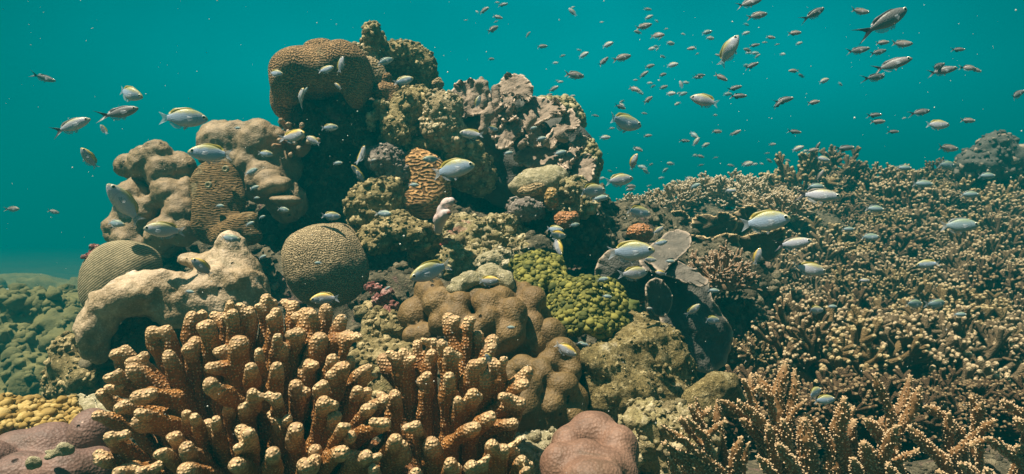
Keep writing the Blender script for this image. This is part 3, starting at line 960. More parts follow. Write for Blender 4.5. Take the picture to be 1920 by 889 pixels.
thing('coral_boulder', 'flat pale yellow rock patch lying at the lower end of the rubble slope', 'rock',
      [E(925, 486, 1.46, 38, 17, 26, 14), E(945, 498, 1.46, 24, 12, 22)], 0.005, 0.016, M['crust_pale'], [(0.008, 0.03, 4, 'fbm')], 1, 48.0, extra=TURF(0.0075, 0.0042, 8))
# heads under the folded plates
for p, m, rg, lab in (
    ([E(1010, 345, 1.70, 48, 28, 36), E(1035, 330, 1.71, 30, 20, 30), E(975, 352, 1.70, 22, 16, 22)], 'crust_pale', [(0.006, 0.03, 3, 'fbm'), (0.005, 0.012, 1, 'knob')],
     'pale dusty coral head directly under the folded grey plates'),
    ([E(988, 392, 1.64, 33, 21, 28), E(975, 396, 1.64, 22, 18, 24)], 'rock_grey', [(0.004, 0.03, 3, 'fbm')], 'smooth grey green coral dome over the black cave, under the pale dusty head'),
    ([E(1034, 368, 1.63, 13, 18, 14), E(1034, 384, 1.64, 12, 12, 12)], 'knob_yellow', [(0.005, 0.012, 1, 'knob')], 'small yellow beaded coral knob right of the grey green dome'),
    ([E(1075, 355, 1.68, 28, 24, 26), E(1090, 380, 1.68, 26, 26, 26), E(1060, 385, 1.70, 22, 26, 24)], 'rock_rubble', [(0.008, 0.03, 4, 'fbm'), (0.006, 0.014, 1, 'knob')],
     'rough brown coral head at the right end under the folded plates'),
    ([E(990, 360, 1.66, 20, 12, 18), E(1008, 352, 1.66, 16, 10, 16)], 'brain_fine', [(0.004, 0.012, 1, 'knob')], 'little brown pimpled coral on top of the grey green dome'),
    ([E(1062, 416, 1.62, 18, 12, 16, 20), E(1075, 408, 1.62, 12, 12, 14), E(1052, 408, 1.62, 12, 12, 12)], 'knob_orange', [(0.006, 0.014, 1, 'knob')],
     'small orange crust coral on the dark wall behind the two paired fish'),
    ([E(1100, 430, 1.72, 34, 40, 34), E(1120, 455, 1.74, 34, 30, 32), E(1115, 405, 1.74, 20, 30, 24)], 'rock_dark', [(0.016, 0.05, 4, 'fbm'), (0.008, 0.018, 1, 'knob')],
     'dark rough rock at the right foot of the outcrop, above the dark leaning plates'),
    ([E(1010, 462, 1.56, 26, 22, 24), E(1030, 475, 1.57, 20, 18, 20)], 'rock_dark', [(0.008, 0.03, 4, 'fbm'), (0.006, 0.014, 1, 'knob')],
     'round dark furry coral head above the green algae')):
    thing('lumpy_coral', lab, 'coral', p, 0.005, 0.014, M[m], rg, 1, len(lab) * 1.0)
thing('encrusting_sponge', 'pink and rust coloured crust with folds on the right side of the dark column', 'sponge',
      [E(712, 200, 1.74, 10, 13, 12), E(722, 225, 1.74, 12, 22, 12, 20), E(700, 222, 1.75, 8, 22, 12, -10), E(735, 245, 1.76, 8, 20, 10, -30)], 0.004, 0.01, M['rock_rubble'],
      [(0.010, 0.03, 3, 'fbm')], 1, 49.0)
thing('encrusting_sponge', 'small red sponge crust at the left edge of the rubble slope', 'sponge',
      [E(842, 452, 1.50, 12, 5, 8, -25), E(832, 458, 1.50, 8, 4, 6)], 0.003, 0.006, M['crust_red'], [(0.004, 0.015, 3, 'fbm')], 1, 50.0)

# ------------------------------------------------------------------ left wing of the outcrop
def lumps(seed, area, n, rmin, rmax, dfun):
    q = random.Random(seed)
    out = []
    for i in range(n):
        x, y = q.uniform(*area[0]), q.uniform(*area[1])
        out.append(E(x, y, dfun(x, y), q.uniform(rmin, rmax), q.uniform(rmin, rmax) * 0.9))
    return out
thing('lobed_coral', 'big tan lobed coral with a smooth rounded top, left of the mushroom column', 'coral',
      lobed([E(455, 275, 1.80, 70, 42, 60), E(500, 275, 1.78, 46, 36, 48), E(410, 280, 1.80, 42, 30, 44), E(480, 315, 1.76, 42, 30, 40), E(520, 345, 1.74, 36, 28, 36),
       E(490, 345, 1.74, 34, 22, 34), E(540, 300, 1.78, 22, 36, 30), E(440, 262, 1.76, 26, 22, 30), E(470, 250, 1.78, 34, 20, 34), E(505, 330, 1.72, 26, 18, 26), E(535, 380, 1.74, 26, 22, 28),
       E(430, 300, 1.76, 22, 20, 24)], 0.012, 0.02, 0.062, 3),
      0.0058, 0.012, M['porites_grey'], [(0.010, 0.07, 2, 'fbm'), (0.006, 0.018, 2, 'fbm')], 1, 51.0)
thing('lobed_coral', 'tan coral with many knuckle lobes, outermost colony on the left wing of the outcrop', 'coral',
      lobed([E(295, 312, 1.78, 44, 34, 46), E(258, 318, 1.80, 30, 26, 34), E(330, 318, 1.78, 30, 26, 34), E(312, 355, 1.74, 36, 26, 36), E(338, 365, 1.74, 26, 30, 32), E(262, 350, 1.78, 28, 22, 30),
       E(250, 375, 1.76, 24, 18, 26), E(288, 380, 1.74, 24, 18, 26), E(325, 398, 1.72, 24, 20, 26), E(345, 402, 1.72, 18, 24, 22), E(230, 402, 1.76, 22, 18, 24), E(203, 425, 1.76, 20, 17, 22),
       E(215, 440, 1.75, 18, 14, 18), E(275, 410, 1.74, 24, 24, 24), E(315, 432, 1.70, 34, 20, 28), E(345, 440, 1.70, 20, 16, 20), E(280, 450, 1.76, 60, 30, 40), E(300, 395, 1.8, 50, 60, 40),
       E(285, 290, 1.76, 20, 14, 24), E(310, 296, 1.77, 22, 16, 24), E(270, 300, 1.77, 18, 16, 20)], 0.012, 0.02, 0.05, 4),
      0.0055, 0.008, M['porites_tan'], [(0.009, 0.05, 2, 'fbm'), (0.006, 0.018, 2, 'fbm')], 1, 52.0)
thing('sheet_coral', 'dark brown furry coral sheet hanging down between the two tan lobed corals', 'coral',
      [E(405, 350, 1.66, 50, 52, 22, -10), E(415, 385, 1.65, 48, 36, 22, 18), E(440, 430, 1.62, 52, 24, 22, 32), E(400, 420, 1.65, 42, 40, 22), E(470, 445, 1.62, 22, 14, 16, 20)],
      0.006, 0.025, M['fur_brown'], [(0.004, 0.06, 2, 'fbm'), (0.003, 0.012, 2, 'fbm')], 1, 53.0)
for x, y in ((391, 347), (423, 317)):
    o = thing('sea_squirt', 'tiny pale ringed sea squirt %s of the dark brown furry sheet' % ('in the middle' if x == 391 else 'near the top edge'), 'sea squirt',
          [E(x + 4.5 * math.cos(a * 0.7), y + 4.5 * math.sin(a * 0.7), 1.615 - (0.01 if x == 391 else -0.005), 2.6, 2.6, 4) for a in range(9)], 0.0014, 0.002, M['crust_pale'], (), 1, 54.0)
for p, lab in (([E(535, 375, 1.66, 30, 9, 24, -4)], 'small flat brown shelf coral jutting from the black cleft, with a white patch'),
               ([E(515, 350, 1.68, 32, 18, 30, 14), E(500, 335, 1.70, 26, 18, 28, 20)], 'low tan hump drooping over the black cleft below the big lobed coral')):
    thing('shelf_coral', lab, 'coral', p, 0.005, 0.012, M['porites_grey'], [(0.006, 0.05, 2, 'fbm')], 1, 55.0)
thing('cluster_coral', 'little pinkish tan finger cluster under the rim of the mushroom brain coral', 'coral',
      [C((555 + 9 * math.cos(a * 1.3) * (1 + a % 3), 262 + 8 * math.sin(a * 1.3) * (1 + a % 3), 1.76, 3.5), (552 + 15 * math.cos(a * 1.3) * (1 + a % 3), 255 + 12 * math.sin(a * 1.3) * (1 + a % 3), 1.70, 5)) for a in range(14)]
      + [E(560, 268, 1.77, 24, 28, 16)], 0.0032, 0.004, M['bush_pink'], [(0.002, 0.01, 2, 'fbm')], 1, 56.0, tips=[at(555, 255, 1.68)], tip_r=0.09)
thing('dome_coral', 'grey green dome coral with fine meridian lines at the left foot of the outcrop', 'coral',
      [E(225, 520, 1.42, 70, 70, 44, 0, 0), E(215, 545, 1.43, 60, 70, 44), E(262, 490, 1.44, 34, 28, 34)], 0.006, 0.03, M['dome_stripe'], [(0.006, 0.09, 2, 'fbm')], 1, 57.0)
thing('sponge_twig', 'small pink and rust sponge sticking out left of the grey green dome', 'sponge',
      [C((182, 474, 1.42, 7), (170, 478, 1.41, 6), (156, 482, 1.40, 5)), C((182, 470, 1.42, 6), (176, 464, 1.42, 5))], 0.003, 0.006, M['crust_pink'], [(0.004, 0.014, 3, 'fbm')], 1, 58.0, extra=TURF(0.006, 0.003, 2))
thing('sprawling_coral', 'pale smooth tan coral sprawling like a saddle behind the orange finger coral', 'coral',
      [C((175, 640, 1.22, 26), (182, 600, 1.22, 30), (200, 572, 1.22, 30), (240, 552, 1.24, 32), (300, 550, 1.25, 34), (355, 552, 1.26, 34), (410, 545, 1.28, 42)),
       E(430, 510, 1.30, 56, 46, 44), E(375, 490, 1.32, 36, 18, 28), E(433, 470, 1.30, 26, 26, 26), E(435, 450, 1.30, 15, 14, 15), E(465, 545, 1.28, 40, 34, 34), E(350, 580, 1.26, 60, 36, 36),
       E(300, 570, 1.28, 60, 36, 34), E(440, 580, 1.27, 60, 36, 36), E(258, 548, 1.21, 20, 14, 16), E(330, 590, 1.25, 24, 24, 24), E(405, 520, 1.26, 24, 22, 22), E(450, 525, 1.25, 20, 18, 20), E(165, 622, 1.2, 16, 20, 18), E(182, 660, 1.23, 24, 24, 24)],
      0.0055, 0.022, M['porites_pale'], [(0.014, 0.06, 3, 'fbm'), (0.006, 0.022, 3, 'fbm'), (0.010, 0.035, 1, 'pit')], 1, 59.0)
thing('reef_rock', 'dark turf covered rock in the shade under the saddle of the pale sprawling coral', 'rock',
      [E(270, 650, 1.28, 90, 60, 40), E(360, 660, 1.3, 90, 60, 40), E(210, 690, 1.28, 50, 50, 40)], 0.008, 0.03, M['rock_dark'], [(0.015, 0.05, 4, 'fbm'), (0.007, 0.02, 1, 'knob')], 1, 60.0)
thing('reef_rock', 'crumbly olive rock stub left of the pale sprawling coral', 'rock',
      [E(135, 690, 1.28, 38, 48, 36), E(120, 665, 1.28, 26, 30, 28), E(160, 710, 1.26, 34, 42, 34), E(115, 720, 1.27, 26, 34, 30)], 0.006, 0.018, M['rock_turf'],
      [(0.014, 0.05, 4, 'fbm'), (0.009, 0.02, 1, 'knob')], 1, 61.0)
fm = [E(60, 640, 2.5, 130, 90, 110), E(120, 600, 2.6, 60, 50, 60), E(-60, 700, 2.4, 160, 130, 110), E(80, 760, 2.2, 130, 100, 100), E(150, 720, 2.3, 80, 120, 80)]
fm += lumps(8, ((-60, 170), (555, 760)), 60, 12, 26, lambda x, y: 2.42 - (y - 560) * 0.0016)
thing('reef_mound', 'hazy green mound of lumpy corals beyond the left foot of the outcrop', 'reef', fm, 0.012, 0.015, M['far_mound'], [(0.02, 0.09, 3, 'fbm'), (0.05, 0.11, 1, 'knob'), (0.025, 0.04, 1, 'knob')], 1, 62.0, extra=TURF(0.028, 0.014, 9))
fm2 = [E(330, 560, 5.4, 300, 30, 120), E(20, 545, 6.5, 200, 26, 120)] + lumps(9, ((-60, 170), (530, 560)), 14, 10, 22, lambda x, y: 5.2)
thing('reef_mound', 'faint low ridge of reef far behind on the left, almost lost in the blue', 'reef', fm2, 0.05, 0.05, M['far_mound'], [(0.06, 0.25, 3, 'fbm')], 1, 63.0)
rp = thing('rope', 'thin pale rope lying level across the far left water', 'rope', [C((-120, 541, 4.2, 1.1), (-20, 542, 4.2, 1.1), (52, 543, 4.2, 1.1))], 0.0022, 0.0, M['rope'], (), 0, 64.0)

# ------------------------------------------------------------------ front left
thing('lobed_coral', 'smooth mauve brown coral with broad lobes in the bottom left corner', 'coral',
      [E(95, 832, 0.93, 56, 38), E(172, 822, 0.91, 44, 54), E(30, 842, 0.92, 50, 38), E(118, 886, 0.83, 60, 46), E(178, 884, 0.85, 50, 50), E(40, 890, 0.84, 56, 44), E(-20, 870, 0.87, 46, 46), E(90, 880, 0.93, 120, 60)],
      0.0045, 0.006, M['porites_mauve2'], [(0.006, 0.06, 2, 'fbm')], 2, 65.0)
thing('encrusting_patch', 'pale scaly patch of crust on the mauve coral in the bottom left corner', 'crust',
      [E(122, 842, 0.80, 20, 13, 7, 6), E(98, 850, 0.80, 16, 6, 6, -14), E(62, 868, 0.795, 17, 13, 7), E(92, 858, 0.795, 10, 7, 6)], 0.002, 0.004, M['crust_pale'], [(0.003, 0.01, 3, 'fbm')], 1, 66.0)
yl = [E(60, 785, 1.02, 90, 30, 40)] + lumps(11, ((-15, 150), (752, 806)), 75, 6, 11, lambda x, y: 1.02 - (y - 750) * 0.0012)
thing('knobby_coral', 'yellow knobby coral with small crowded lumps above the mauve coral', 'coral', yl, 0.0045, 0.006, M['lumpy_yellow'], [(0.004, 0.02, 2, 'fbm')], 1, 67.0, extra=BEADS(0.0085, 0.0054, 4))
pg = empty('leaf_coral', at(150, 780, 1.06), 'small pale leafy coral right of the yellow knobby coral', 'coral')
plate('leaf', [(118, 752), (128, 742), (142, 744), (152, 738), (165, 742), (178, 752), (180, 775), (150, 790), (122, 778)], lambda x, y: 1.06 + (y - 770) * -0.0012, M['crust_pale'], 0.006, parent=pg, edge=0.12, n=70, rings=12, ruffle=0.004)
plate('leaf', [(165, 746), (182, 736), (202, 738), (215, 752), (212, 775), (190, 788), (168, 772)], lambda x, y: 1.10 + (y - 770) * -0.0012, M['crust_pale'], 0.006, parent=pg, edge=0.12, n=70, rings=12, ruffle=0.004, seed=2)

# ------------------------------------------------------------------ the centre: brown lobed coral, green algae, yellow rock
thing('lobed_coral', 'large brown coral of smooth bulbous lobes in the centre, behind the right orange finger coral', 'coral',
      lobed([E(808, 555, 1.20, 32, 38, 34), E(845, 590, 1.16, 46, 44, 40), E(790, 590, 1.2, 28, 30, 30), E(905, 575, 1.18, 46, 40, 40), E(940, 610, 1.17, 50, 46, 44), E(985, 590, 1.18, 40, 46, 40), E(890, 545, 1.22, 44, 30, 36),
       E(960, 560, 1.20, 38, 34, 36), E(1000, 625, 1.18, 34, 44, 36), E(975, 645, 1.16, 42, 34, 38), E(910, 640, 1.15, 46, 40, 40), E(870, 615, 1.14, 34, 30, 32), E(770, 632, 1.17, 16, 17, 16), E(798, 632, 1.17, 20, 22, 20),
       E(930, 570, 1.15, 28, 24, 28), E(960, 600, 1.13, 28, 30, 28), E(900, 610, 1.12, 24, 26, 26), E(1000, 570, 1.17, 20, 26, 24), E(940, 640, 1.12, 24, 24, 24), E(850, 555, 1.2, 28, 22, 28)], 0.012, 0.02, 0.037, 1),
      0.0044, 0.004, M['porites_brown'], [(0.004, 0.04, 2, 'fbm')], 1, 68.0)
thing('lobed_coral', 'lower brown lobed coral sinking into shade right of the orange finger coral', 'coral',
      lobed([E(1010, 740, 1.08, 40, 46, 40), E(1050, 700, 1.12, 36, 70, 40), E(980, 700, 1.10, 30, 26, 30), E(1000, 770, 1.06, 46, 40, 40), E(960, 760, 1.06, 36, 36, 36), E(1045, 760, 1.08, 44, 44, 40), E(1035, 640, 1.16, 26, 40, 32),
       E(1020, 700, 1.07, 24, 24, 24), E(1060, 740, 1.07, 26, 34, 28), E(990, 735, 1.05, 20, 22, 22), E(940, 790, 1.04, 36, 40, 34), E(1080, 780, 1.08, 30, 40, 34), E(945, 700, 1.10, 26, 22, 26)], 0.012, 0.02, 0.035, 2),
      0.0046, 0.004, M['porites_olive'], [(0.004, 0.04, 2, 'fbm')], 1, 69.0)
thing('encrusting_patch', 'pale dead patch with green fuzz on top of the central brown lobed coral', 'crust',
      [E(880, 528, 1.17, 34, 16, 20), E(920, 515, 1.2, 26, 22, 22), E(950, 528, 1.19, 16, 22, 18), E(855, 545, 1.16, 20, 12, 16)], 0.0042, 0.012, M['crust_pale'],
      [(0.008, 0.03, 4, 'fbm'), (0.004, 0.012, 1, 'knob')], 1, 70.0)
g1 = [E(1010, 515, 1.33, 42, 26, 30, 14)] + lumps(12, ((968, 1058), (478, 548)), 90, 4.5, 8.5, lambda x, y: 1.31 - (y - 480) * 0.0012 + abs(x - 1010) * 0.0004)
thing('green_algae', 'smaller clump of bright green beaded algae above the central brown lobed coral', 'algae', g1, 0.005, 0.012, M['algae_green'], [(0.006, 0.03, 2, 'fbm')], 1, 71.0, extra=BEADS(0.0072, 0.0046, 5))
g2 = [E(1105, 570, 1.26, 66, 46, 40, 18), E(1050, 590, 1.28, 30, 30, 26)] + lumps(13, ((1038, 1180), (522, 622)), 210, 4.5, 9, lambda x, y: 1.215 - (y - 520) * 0.0006 + abs(x - 1105) * 0.0006)
g2 = [p for p in g2 if not (p[0] == 'e' and p[1][2] > at(0, 520 + max(0, (p[1][0] / p[1][1] * F + 960 - 1090)) * 0.6, p[1][1])[2])] + [E(1105, 570, 1.26, 60, 40, 40, 22)]
thing('green_algae', 'larger green mound of beaded algae leaning on the yellow rock', 'algae', g2, 0.005, 0.012, M['algae_green'], [(0.006, 0.03, 2, 'fbm')], 1, 72.0, extra=BEADS(0.0072, 0.0046, 6))
thing('algae_turf', 'dark green turf in the shade between the two green clumps', 'algae', [E(1040, 545, 1.36, 50, 34, 30), E(1085, 600, 1.3, 40, 30, 24), E(1170, 585, 1.3, 36, 22, 24, 30)], 0.005, 0.02, M['algae_deep'],
      [(0.012, 0.03, 4, 'fbm'), (0.006, 0.014, 1, 'knob')], 1, 73.0)
thing('yellow_rock', 'broad yellow brown rock sloping down to the right of the central corals', 'rock',
      [E(1190, 665, 1.18, 84, 52, 50, 22), E(1130, 690, 1.14, 50, 46, 44), E(1235, 690, 1.18, 60, 58, 46), E(1160, 740, 1.12, 74, 60, 50), E(1230, 750, 1.16, 70, 50, 46), E(1180, 615, 1.24, 36, 26, 30, 30), E(1110, 680, 1.11, 24, 20, 24), E(1270, 720, 1.2, 40, 44, 36)],
      0.006, 0.02, M['rock_yellow'], [(0.022, 0.10, 4, 'fbm'), (0.007, 0.02, 3, 'fbm')], 1, 74.0, extra=TURF(0.012, 0.003, 11))
thing('yellow_rock', 'small pale rock hump between the yellow rock and the staghorn coral', 'rock',
      [E(1350, 725, 1.12, 42, 30, 32, 16), E(1320, 760, 1.12, 44, 40, 36), E(1370, 750, 1.14, 30, 34, 30)], 0.005, 0.016, M['rock_yellow'], [(0.012, 0.05, 4, 'fbm')], 1, 75.0)
thing('reef_rock', 'mottled grey brown rubble in front of the yellow rock, left of the staghorn coral', 'rock',
      [E(1230, 840, 1.0, 50, 50, 40), E(1260, 800, 1.04, 60, 40, 40), E(1210, 790, 1.06, 40, 40, 36), E(1290, 860, 0.98, 60, 50, 40)] + lumps(14, ((1200, 1330), (780, 885)), 40, 6, 16, lambda x, y: 0.98),
      0.0048, 0.010, M['rock_rubble'], [(0.010, 0.03, 4, 'fbm')], 1, 76.0)
thing('reef_rock', 'turf covered brown rock in the gap between the two orange finger corals', 'rock',
      [E(725, 640, 1.22, 52, 60, 44, 20), E(700, 690, 1.16, 50, 40, 40), E(750, 690, 1.16, 40, 50, 40), E(705, 580, 1.3, 26, 20, 24), E(735, 730, 1.1, 46, 40, 36)],
      0.0055, 0.018, M['rock_turf'], [(0.014, 0.05, 4, 'fbm'), (0.007, 0.018, 1, 'knob')], 1, 77.0)
for p, m, lab in (([E(700, 541, 1.31, 15, 7, 9), E(716, 560, 1.275, 24, 9, 14, 42), E(735, 582, 1.23, 16, 7, 10, 50)], 'crust_pink', 'pale pink crust on the brown rock right below the honeycomb boulder'),
                  ([E(683, 586, 1.28, 18, 8, 10, -20)], 'rock_rubble', 'small rusty brown sponge lump in the dark under the honeycomb boulder'),
                  ([E(472, 665, 0.90, 7, 16, 8, 8), E(480, 690, 0.9, 6, 10, 7)], 'crust_pink', 'crimson sponge crust wedged among the fingers of the left orange coral'),
                  ([E(815, 755, 0.98, 16, 26, 14), E(760, 765, 0.98, 14, 16, 12)], 'porites_mauve', 'smooth mauve coral showing between the fingers of the right orange coral'),
                  ([E(528, 820, 0.82, 9, 16, 9, 8)], 'crust_red', 'orange red sponge crust deep among the lower fingers of the left orange coral')):
    thing('encrusting_sponge' if 'mauve' not in m else 'lobed_coral', lab, 'coral' if 'mauve' in m else 'sponge', p, 0.0026, 0.010, M[m], [(0.008, 0.014, 3, 'fbm')] if 'mauve' not in m else (), 1, 78.0)
thing('lobed_coral', 'smooth mauve pink coral of fused round lobes at the bottom right of centre', 'coral',
      [E(1112, 812, 0.88, 50, 42), E(1064, 832, 0.86, 30, 30), E(1160, 846, 0.85, 40, 48), E(1098, 852, 0.82, 34, 30), E(1046, 876, 0.82, 36, 46), E(1166, 896, 0.82, 36, 44), E(1112, 900, 0.78, 56, 40), E(1100, 870, 0.9, 82, 66), E(1140, 868, 0.81, 28, 24)],
      0.0042, 0.014, M['porites_mauve'], [(0.005, 0.05, 2, 'fbm')], 2, 79.0)
thing('reef_rock', 'small bleached yellow rock between the right finger coral and the mauve pink coral', 'rock',
      [E(1000, 840, 0.92, 38, 24, 30, -12), E(1025, 825, 0.93, 24, 18, 22), E(985, 870, 0.9, 50, 30, 30)], 0.004, 0.012, M['crust_pale'], [(0.010, 0.03, 4, 'fbm'), (0.005, 0.014, 1, 'knob')], 1, 80.0, extra=TURF(0.0075, 0.0042, 8))
# ------------------------------------------------------------------ branching corals
def colony(name, label, root, core, branches, dfun, mat, h, k, rough, tip_r, nub=None, basepr=None, base_mat=None, follow=0.28, core_pull=0.55, core_r=1.0):
    """branches: list of lists of polylines [(px,py,r_px), ...] tip first; each branch becomes one part"""
    ro = empty(name, at(*root), label, 'coral')
    for bi, br in enumerate(branches):
        prims, tips = [], []
        for pl in br:
            pts = []
            d0 = dfun(pl[0][0], pl[0][1]) + random.Random(bi * 31 + int(pl[0][0])).uniform(-.032, .026)
            if len(pl[0]) > 3: d0 = pl[0][3]
            for i, p in enumerate(pl):
                f = min(1.0, follow * i * 0.6)
                pts.append((p[0], p[1], d0 + (core[2] - d0) * f, p[2]))
            lx, ly, ld, lr = pts[-1]
            q = core_pull
            pts.append((lx + (core[0] - lx) * q * 0.6, ly + (core[1] - ly) * q, ld + (core[2] - ld) * q, lr * core_r))
            if pts[0][3] > 6:                      # a rounded, slightly swollen tip
                pts[0] = (pts[0][0], pts[0][1], pts[0][2], pts[0][3] * (0.55 if nub else 0.86))
            prims.append(C(*pts))
            q_ = random.Random(bi * 17 + int(pl[0][0] * 3 + pl[0][1]))
            for w_ in range(0 if nub else q_.choice((0, 0, 1, 1))):       # side knobs
                f = q_.uniform(0.15, 0.8)
                a_, b_ = pts[0], pts[1]
                m_ = [a_[k] + (b_[k] - a_[k]) * f for k in range(4)]
                sg = q_.choice((-1, 1))
                e_ = (m_[0] + sg * q_.uniform(9, 20), m_[1] - q_.uniform(2, 18), m_[2] - q_.uniform(-.006, .012), m_[3] * q_.uniform(0.6, 0.85))
                prims.append(C((m_[0], m_[1], m_[2], m_[3] * 0.8), e_))
                tips.append(np.array(at(*e_[:3])))
            tips.append(np.array(at(*pts[0][:3])))
        ex = None
        if nub:
            ex = lambda V, Q, t, s=bi: nubs(V, Q, t, nub[0], nub[1], nub[2], s + 3, nub[3], 'cone', None, 0.25)
        solid('branch', prims, h, k, mat, rough, 1, bi * 1.37 + len(branches), ro, tips, tip_r, ex)
    if basepr:
        solid('base', basepr, h * 2, 0.02, base_mat, [(0.012, 0.04, 3, 'fbm')], 1, 3.0, ro)
    return ro

FAT = 0.96
def fg(tip, *rest, r=13.0):
    """finger: tip, then stem points"""
    pts = [tip] + list(rest)
    return [(p[0], p[1], (p[2] if len(p) > 2 else r * FAT * (1.0 + 0.07 * i))) for i, p in enumerate(pts)]

LB = [
 [fg((286,622),(290,650),(308,680),(329,712)), fg((313,620),(322,650),(328,680)), fg((317,668),(330,700),(345,735), r=16)],
 [fg((359,592),(357,630),(362,680), r=15), fg((378,590),(378,625),(372,660))],
 [fg((392,612),(396,650),(398,690), r=15)],
 [fg((368,645),(364,690),(366,740), r=15)],
 [fg((433,570),(428,600),(420,640), r=11), fg((451,575),(450,610),(440,640)), fg((402,592),(425,610),(436,640), r=12)],
 [fg((437,590),(438,620),(436,660))],
 [fg((470,598),(464,625),(455,665)), fg((468,582),(470,610), r=11)],
 [fg((498,562),(495,590),(495,640), r=11), fg((512,570),(510,600),(502,640), r=11), fg((518,588),(514,620),(505,660))],
 [fg((551,572),(546,605),(538,650)), fg((573,588),(566,620),(552,655)), fg((559,625),(555,650),(545,690), r=15)],
 [fg((447,645),(448,690),(447,740), r=19), fg((423,655),(428,690),(440,720), r=13), fg((394,690),(415,692),(440,705), r=13), fg((397,730),(420,738),(450,765), r=17)],
 [fg((521,632),(518,665),(512,700), r=12), fg((531,652),(528,685),(520,715), r=14), fg((521,690),(515,730),(500,775), r=16)],
 [fg((235,656),(245,672),(270,700), r=12), fg((219,664),(228,685),(262,710), r=12)],
 [fg((247,680),(270,695),(310,730), r=16), fg((250,694),(275,715),(325,750), r=18)],
 [fg((202,710),(228,708),(265,722), r=12)],
 [fg((204,728),(235,732),(280,748), r=12)],
 [fg((198,748),(212,757),(245,775), r=13)],
 [fg((222,765),(255,765),(300,775), r=12), fg((258,746),(285,742),(330,745), r=15)],
 [fg((184,780),(215,790),(260,805), r=15)],
 [fg((207,818),(228,840),(262,865), r=15)],
 [fg((186,866),(215,864),(255,862), r=14)],
 [fg((223,884),(250,880),(285,885), r=14), fg((264,884),(285,890),(310,900), r=14)],
 [fg((265,796),(300,800),(335,815), r=16), fg((262,775),(295,785),(330,800), r=14)],
 [fg((349,778),(356,800),(375,830), r=13), fg((365,782),(375,805),(385,835), r=14)],
 [fg((392,795),(402,820),(412,860), r=16), fg((405,790),(412,815), r=14)],
 [fg((352,842),(372,862),(400,890), r=18), fg((347,884),(370,888),(400,900), r=17)],
 [fg((467,812),(470,840),(468,880), r=17), fg((445,838),(455,855), r=11)],
 [fg((443,872),(462,880),(480,900), r=17)],
 [fg((474,738),(474,765),(466,800), r=14), fg((455,765),(462,785), r=12)],
 [fg((521,746),(522,770),(520,800), r=13)],
 [fg((521,788),(524,812),(525,850), r=15), fg((540,785),(532,810), r=11)],
 [fg((553,806),(556,835),(560,870), r=16), fg((540,822),(552,835), r=10)],
 [fg((510,852),(512,875),(515,900), r=17)],
 [fg((569,872),(572,890),(575,920), r=17)],
 [fg((578,592),(572,625),(560,670), r=17)],
 [fg((612,582),(606,615),(598,650), r=14), fg((585,588),(590,610), r=11)],
 [fg((640,598),(632,620),(620,655), r=13)],
 [fg((654,630),(630,640),(605,668), r=15), fg((668,630),(650,640), r=11)],
 [fg((600,636),(590,668),(575,710), r=18)],
 [fg((575,685),(574,720),(568,775), r=19)],
 [fg((623,672),(618,700),(606,745), r=14), fg((640,690),(630,725),(612,770), r=18)],
 [fg((655,676),(652,705),(640,740), r=13)],
 [fg((682,698),(668,712),(645,735), r=12), fg((690,706),(672,720), r=11)],
 [fg((604,722),(606,755),(600,800), r=14), fg((608,757),(604,790),(592,835), r=17)],
 [fg((671,731),(660,765),(642,810), r=14), fg((688,736),(680,770), r=11)],
 [fg((690,766),(680,785),(660,815), r=15), fg((720,752),(700,768), r=12)],
 [fg((722,795),(695,805),(655,825), r=16)],
 [fg((741,742),(738,775),(735,825), r=15), fg((715,742),(722,765), r=11)],
 [fg((627,785),(622,815),(610,860), r=17), fg((640,800),(630,830), r=12)],
 [fg((641,848),(620,858),(600,885), r=16)],
 [fg((686,856),(665,870),(640,900), r=16), fg((704,858),(690,880), r=13)],
 [fg((742,826),(732,850),(715,890), r=17), fg((758,852),(742,875),(725,900), r=15)],
 [fg((575,874),(578,895),(585,920), r=16)],
 [fg((655,820),(650,835),(640,860), r=15)],
 [fg((430,760),(436,790),(445,820), r=14)],
 [fg((590,845),(595,865),(600,890), r=14)],
 [fg((330,820),(340,840),(360,870), r=14), fg((310,850),(325,865),(350,890), r=14)],
 [fg((700,880),(705,900),(710,920), r=14), fg((782,886),(778,905),(770,930), r=15)],
 [fg((470,690),(475,715),(480,750), r=13), fg((485,660),(490,700), r=13)],
 [fg((555,725),(556,755),(556,790), r=14)],
]
dL = lambda x, y: 0.90 - (y - 560) / 320 * 0.20 + ((x - 470) / 300) ** 2 * 0.05
colony('finger_coral', 'big orange brown finger coral with stubby pale tipped fingers filling the lower left foreground', (470, 960, 0.84), (470, 1010, 0.90), LB, dL, M['finger'], 0.0026, 0.0045,
       [(0.0016, 0.02, 2, 'fbm'), (0.0040, 0.030, 2, 'fbm')], 0.016,
       basepr=[E(470, 930, 0.92, 230, 110, 120), E(640, 930, 0.92, 120, 110, 110), E(330, 900, 0.94, 100, 90, 90), E(480, 800, 0.98, 150, 110, 70)], base_mat=M['finger_base'])
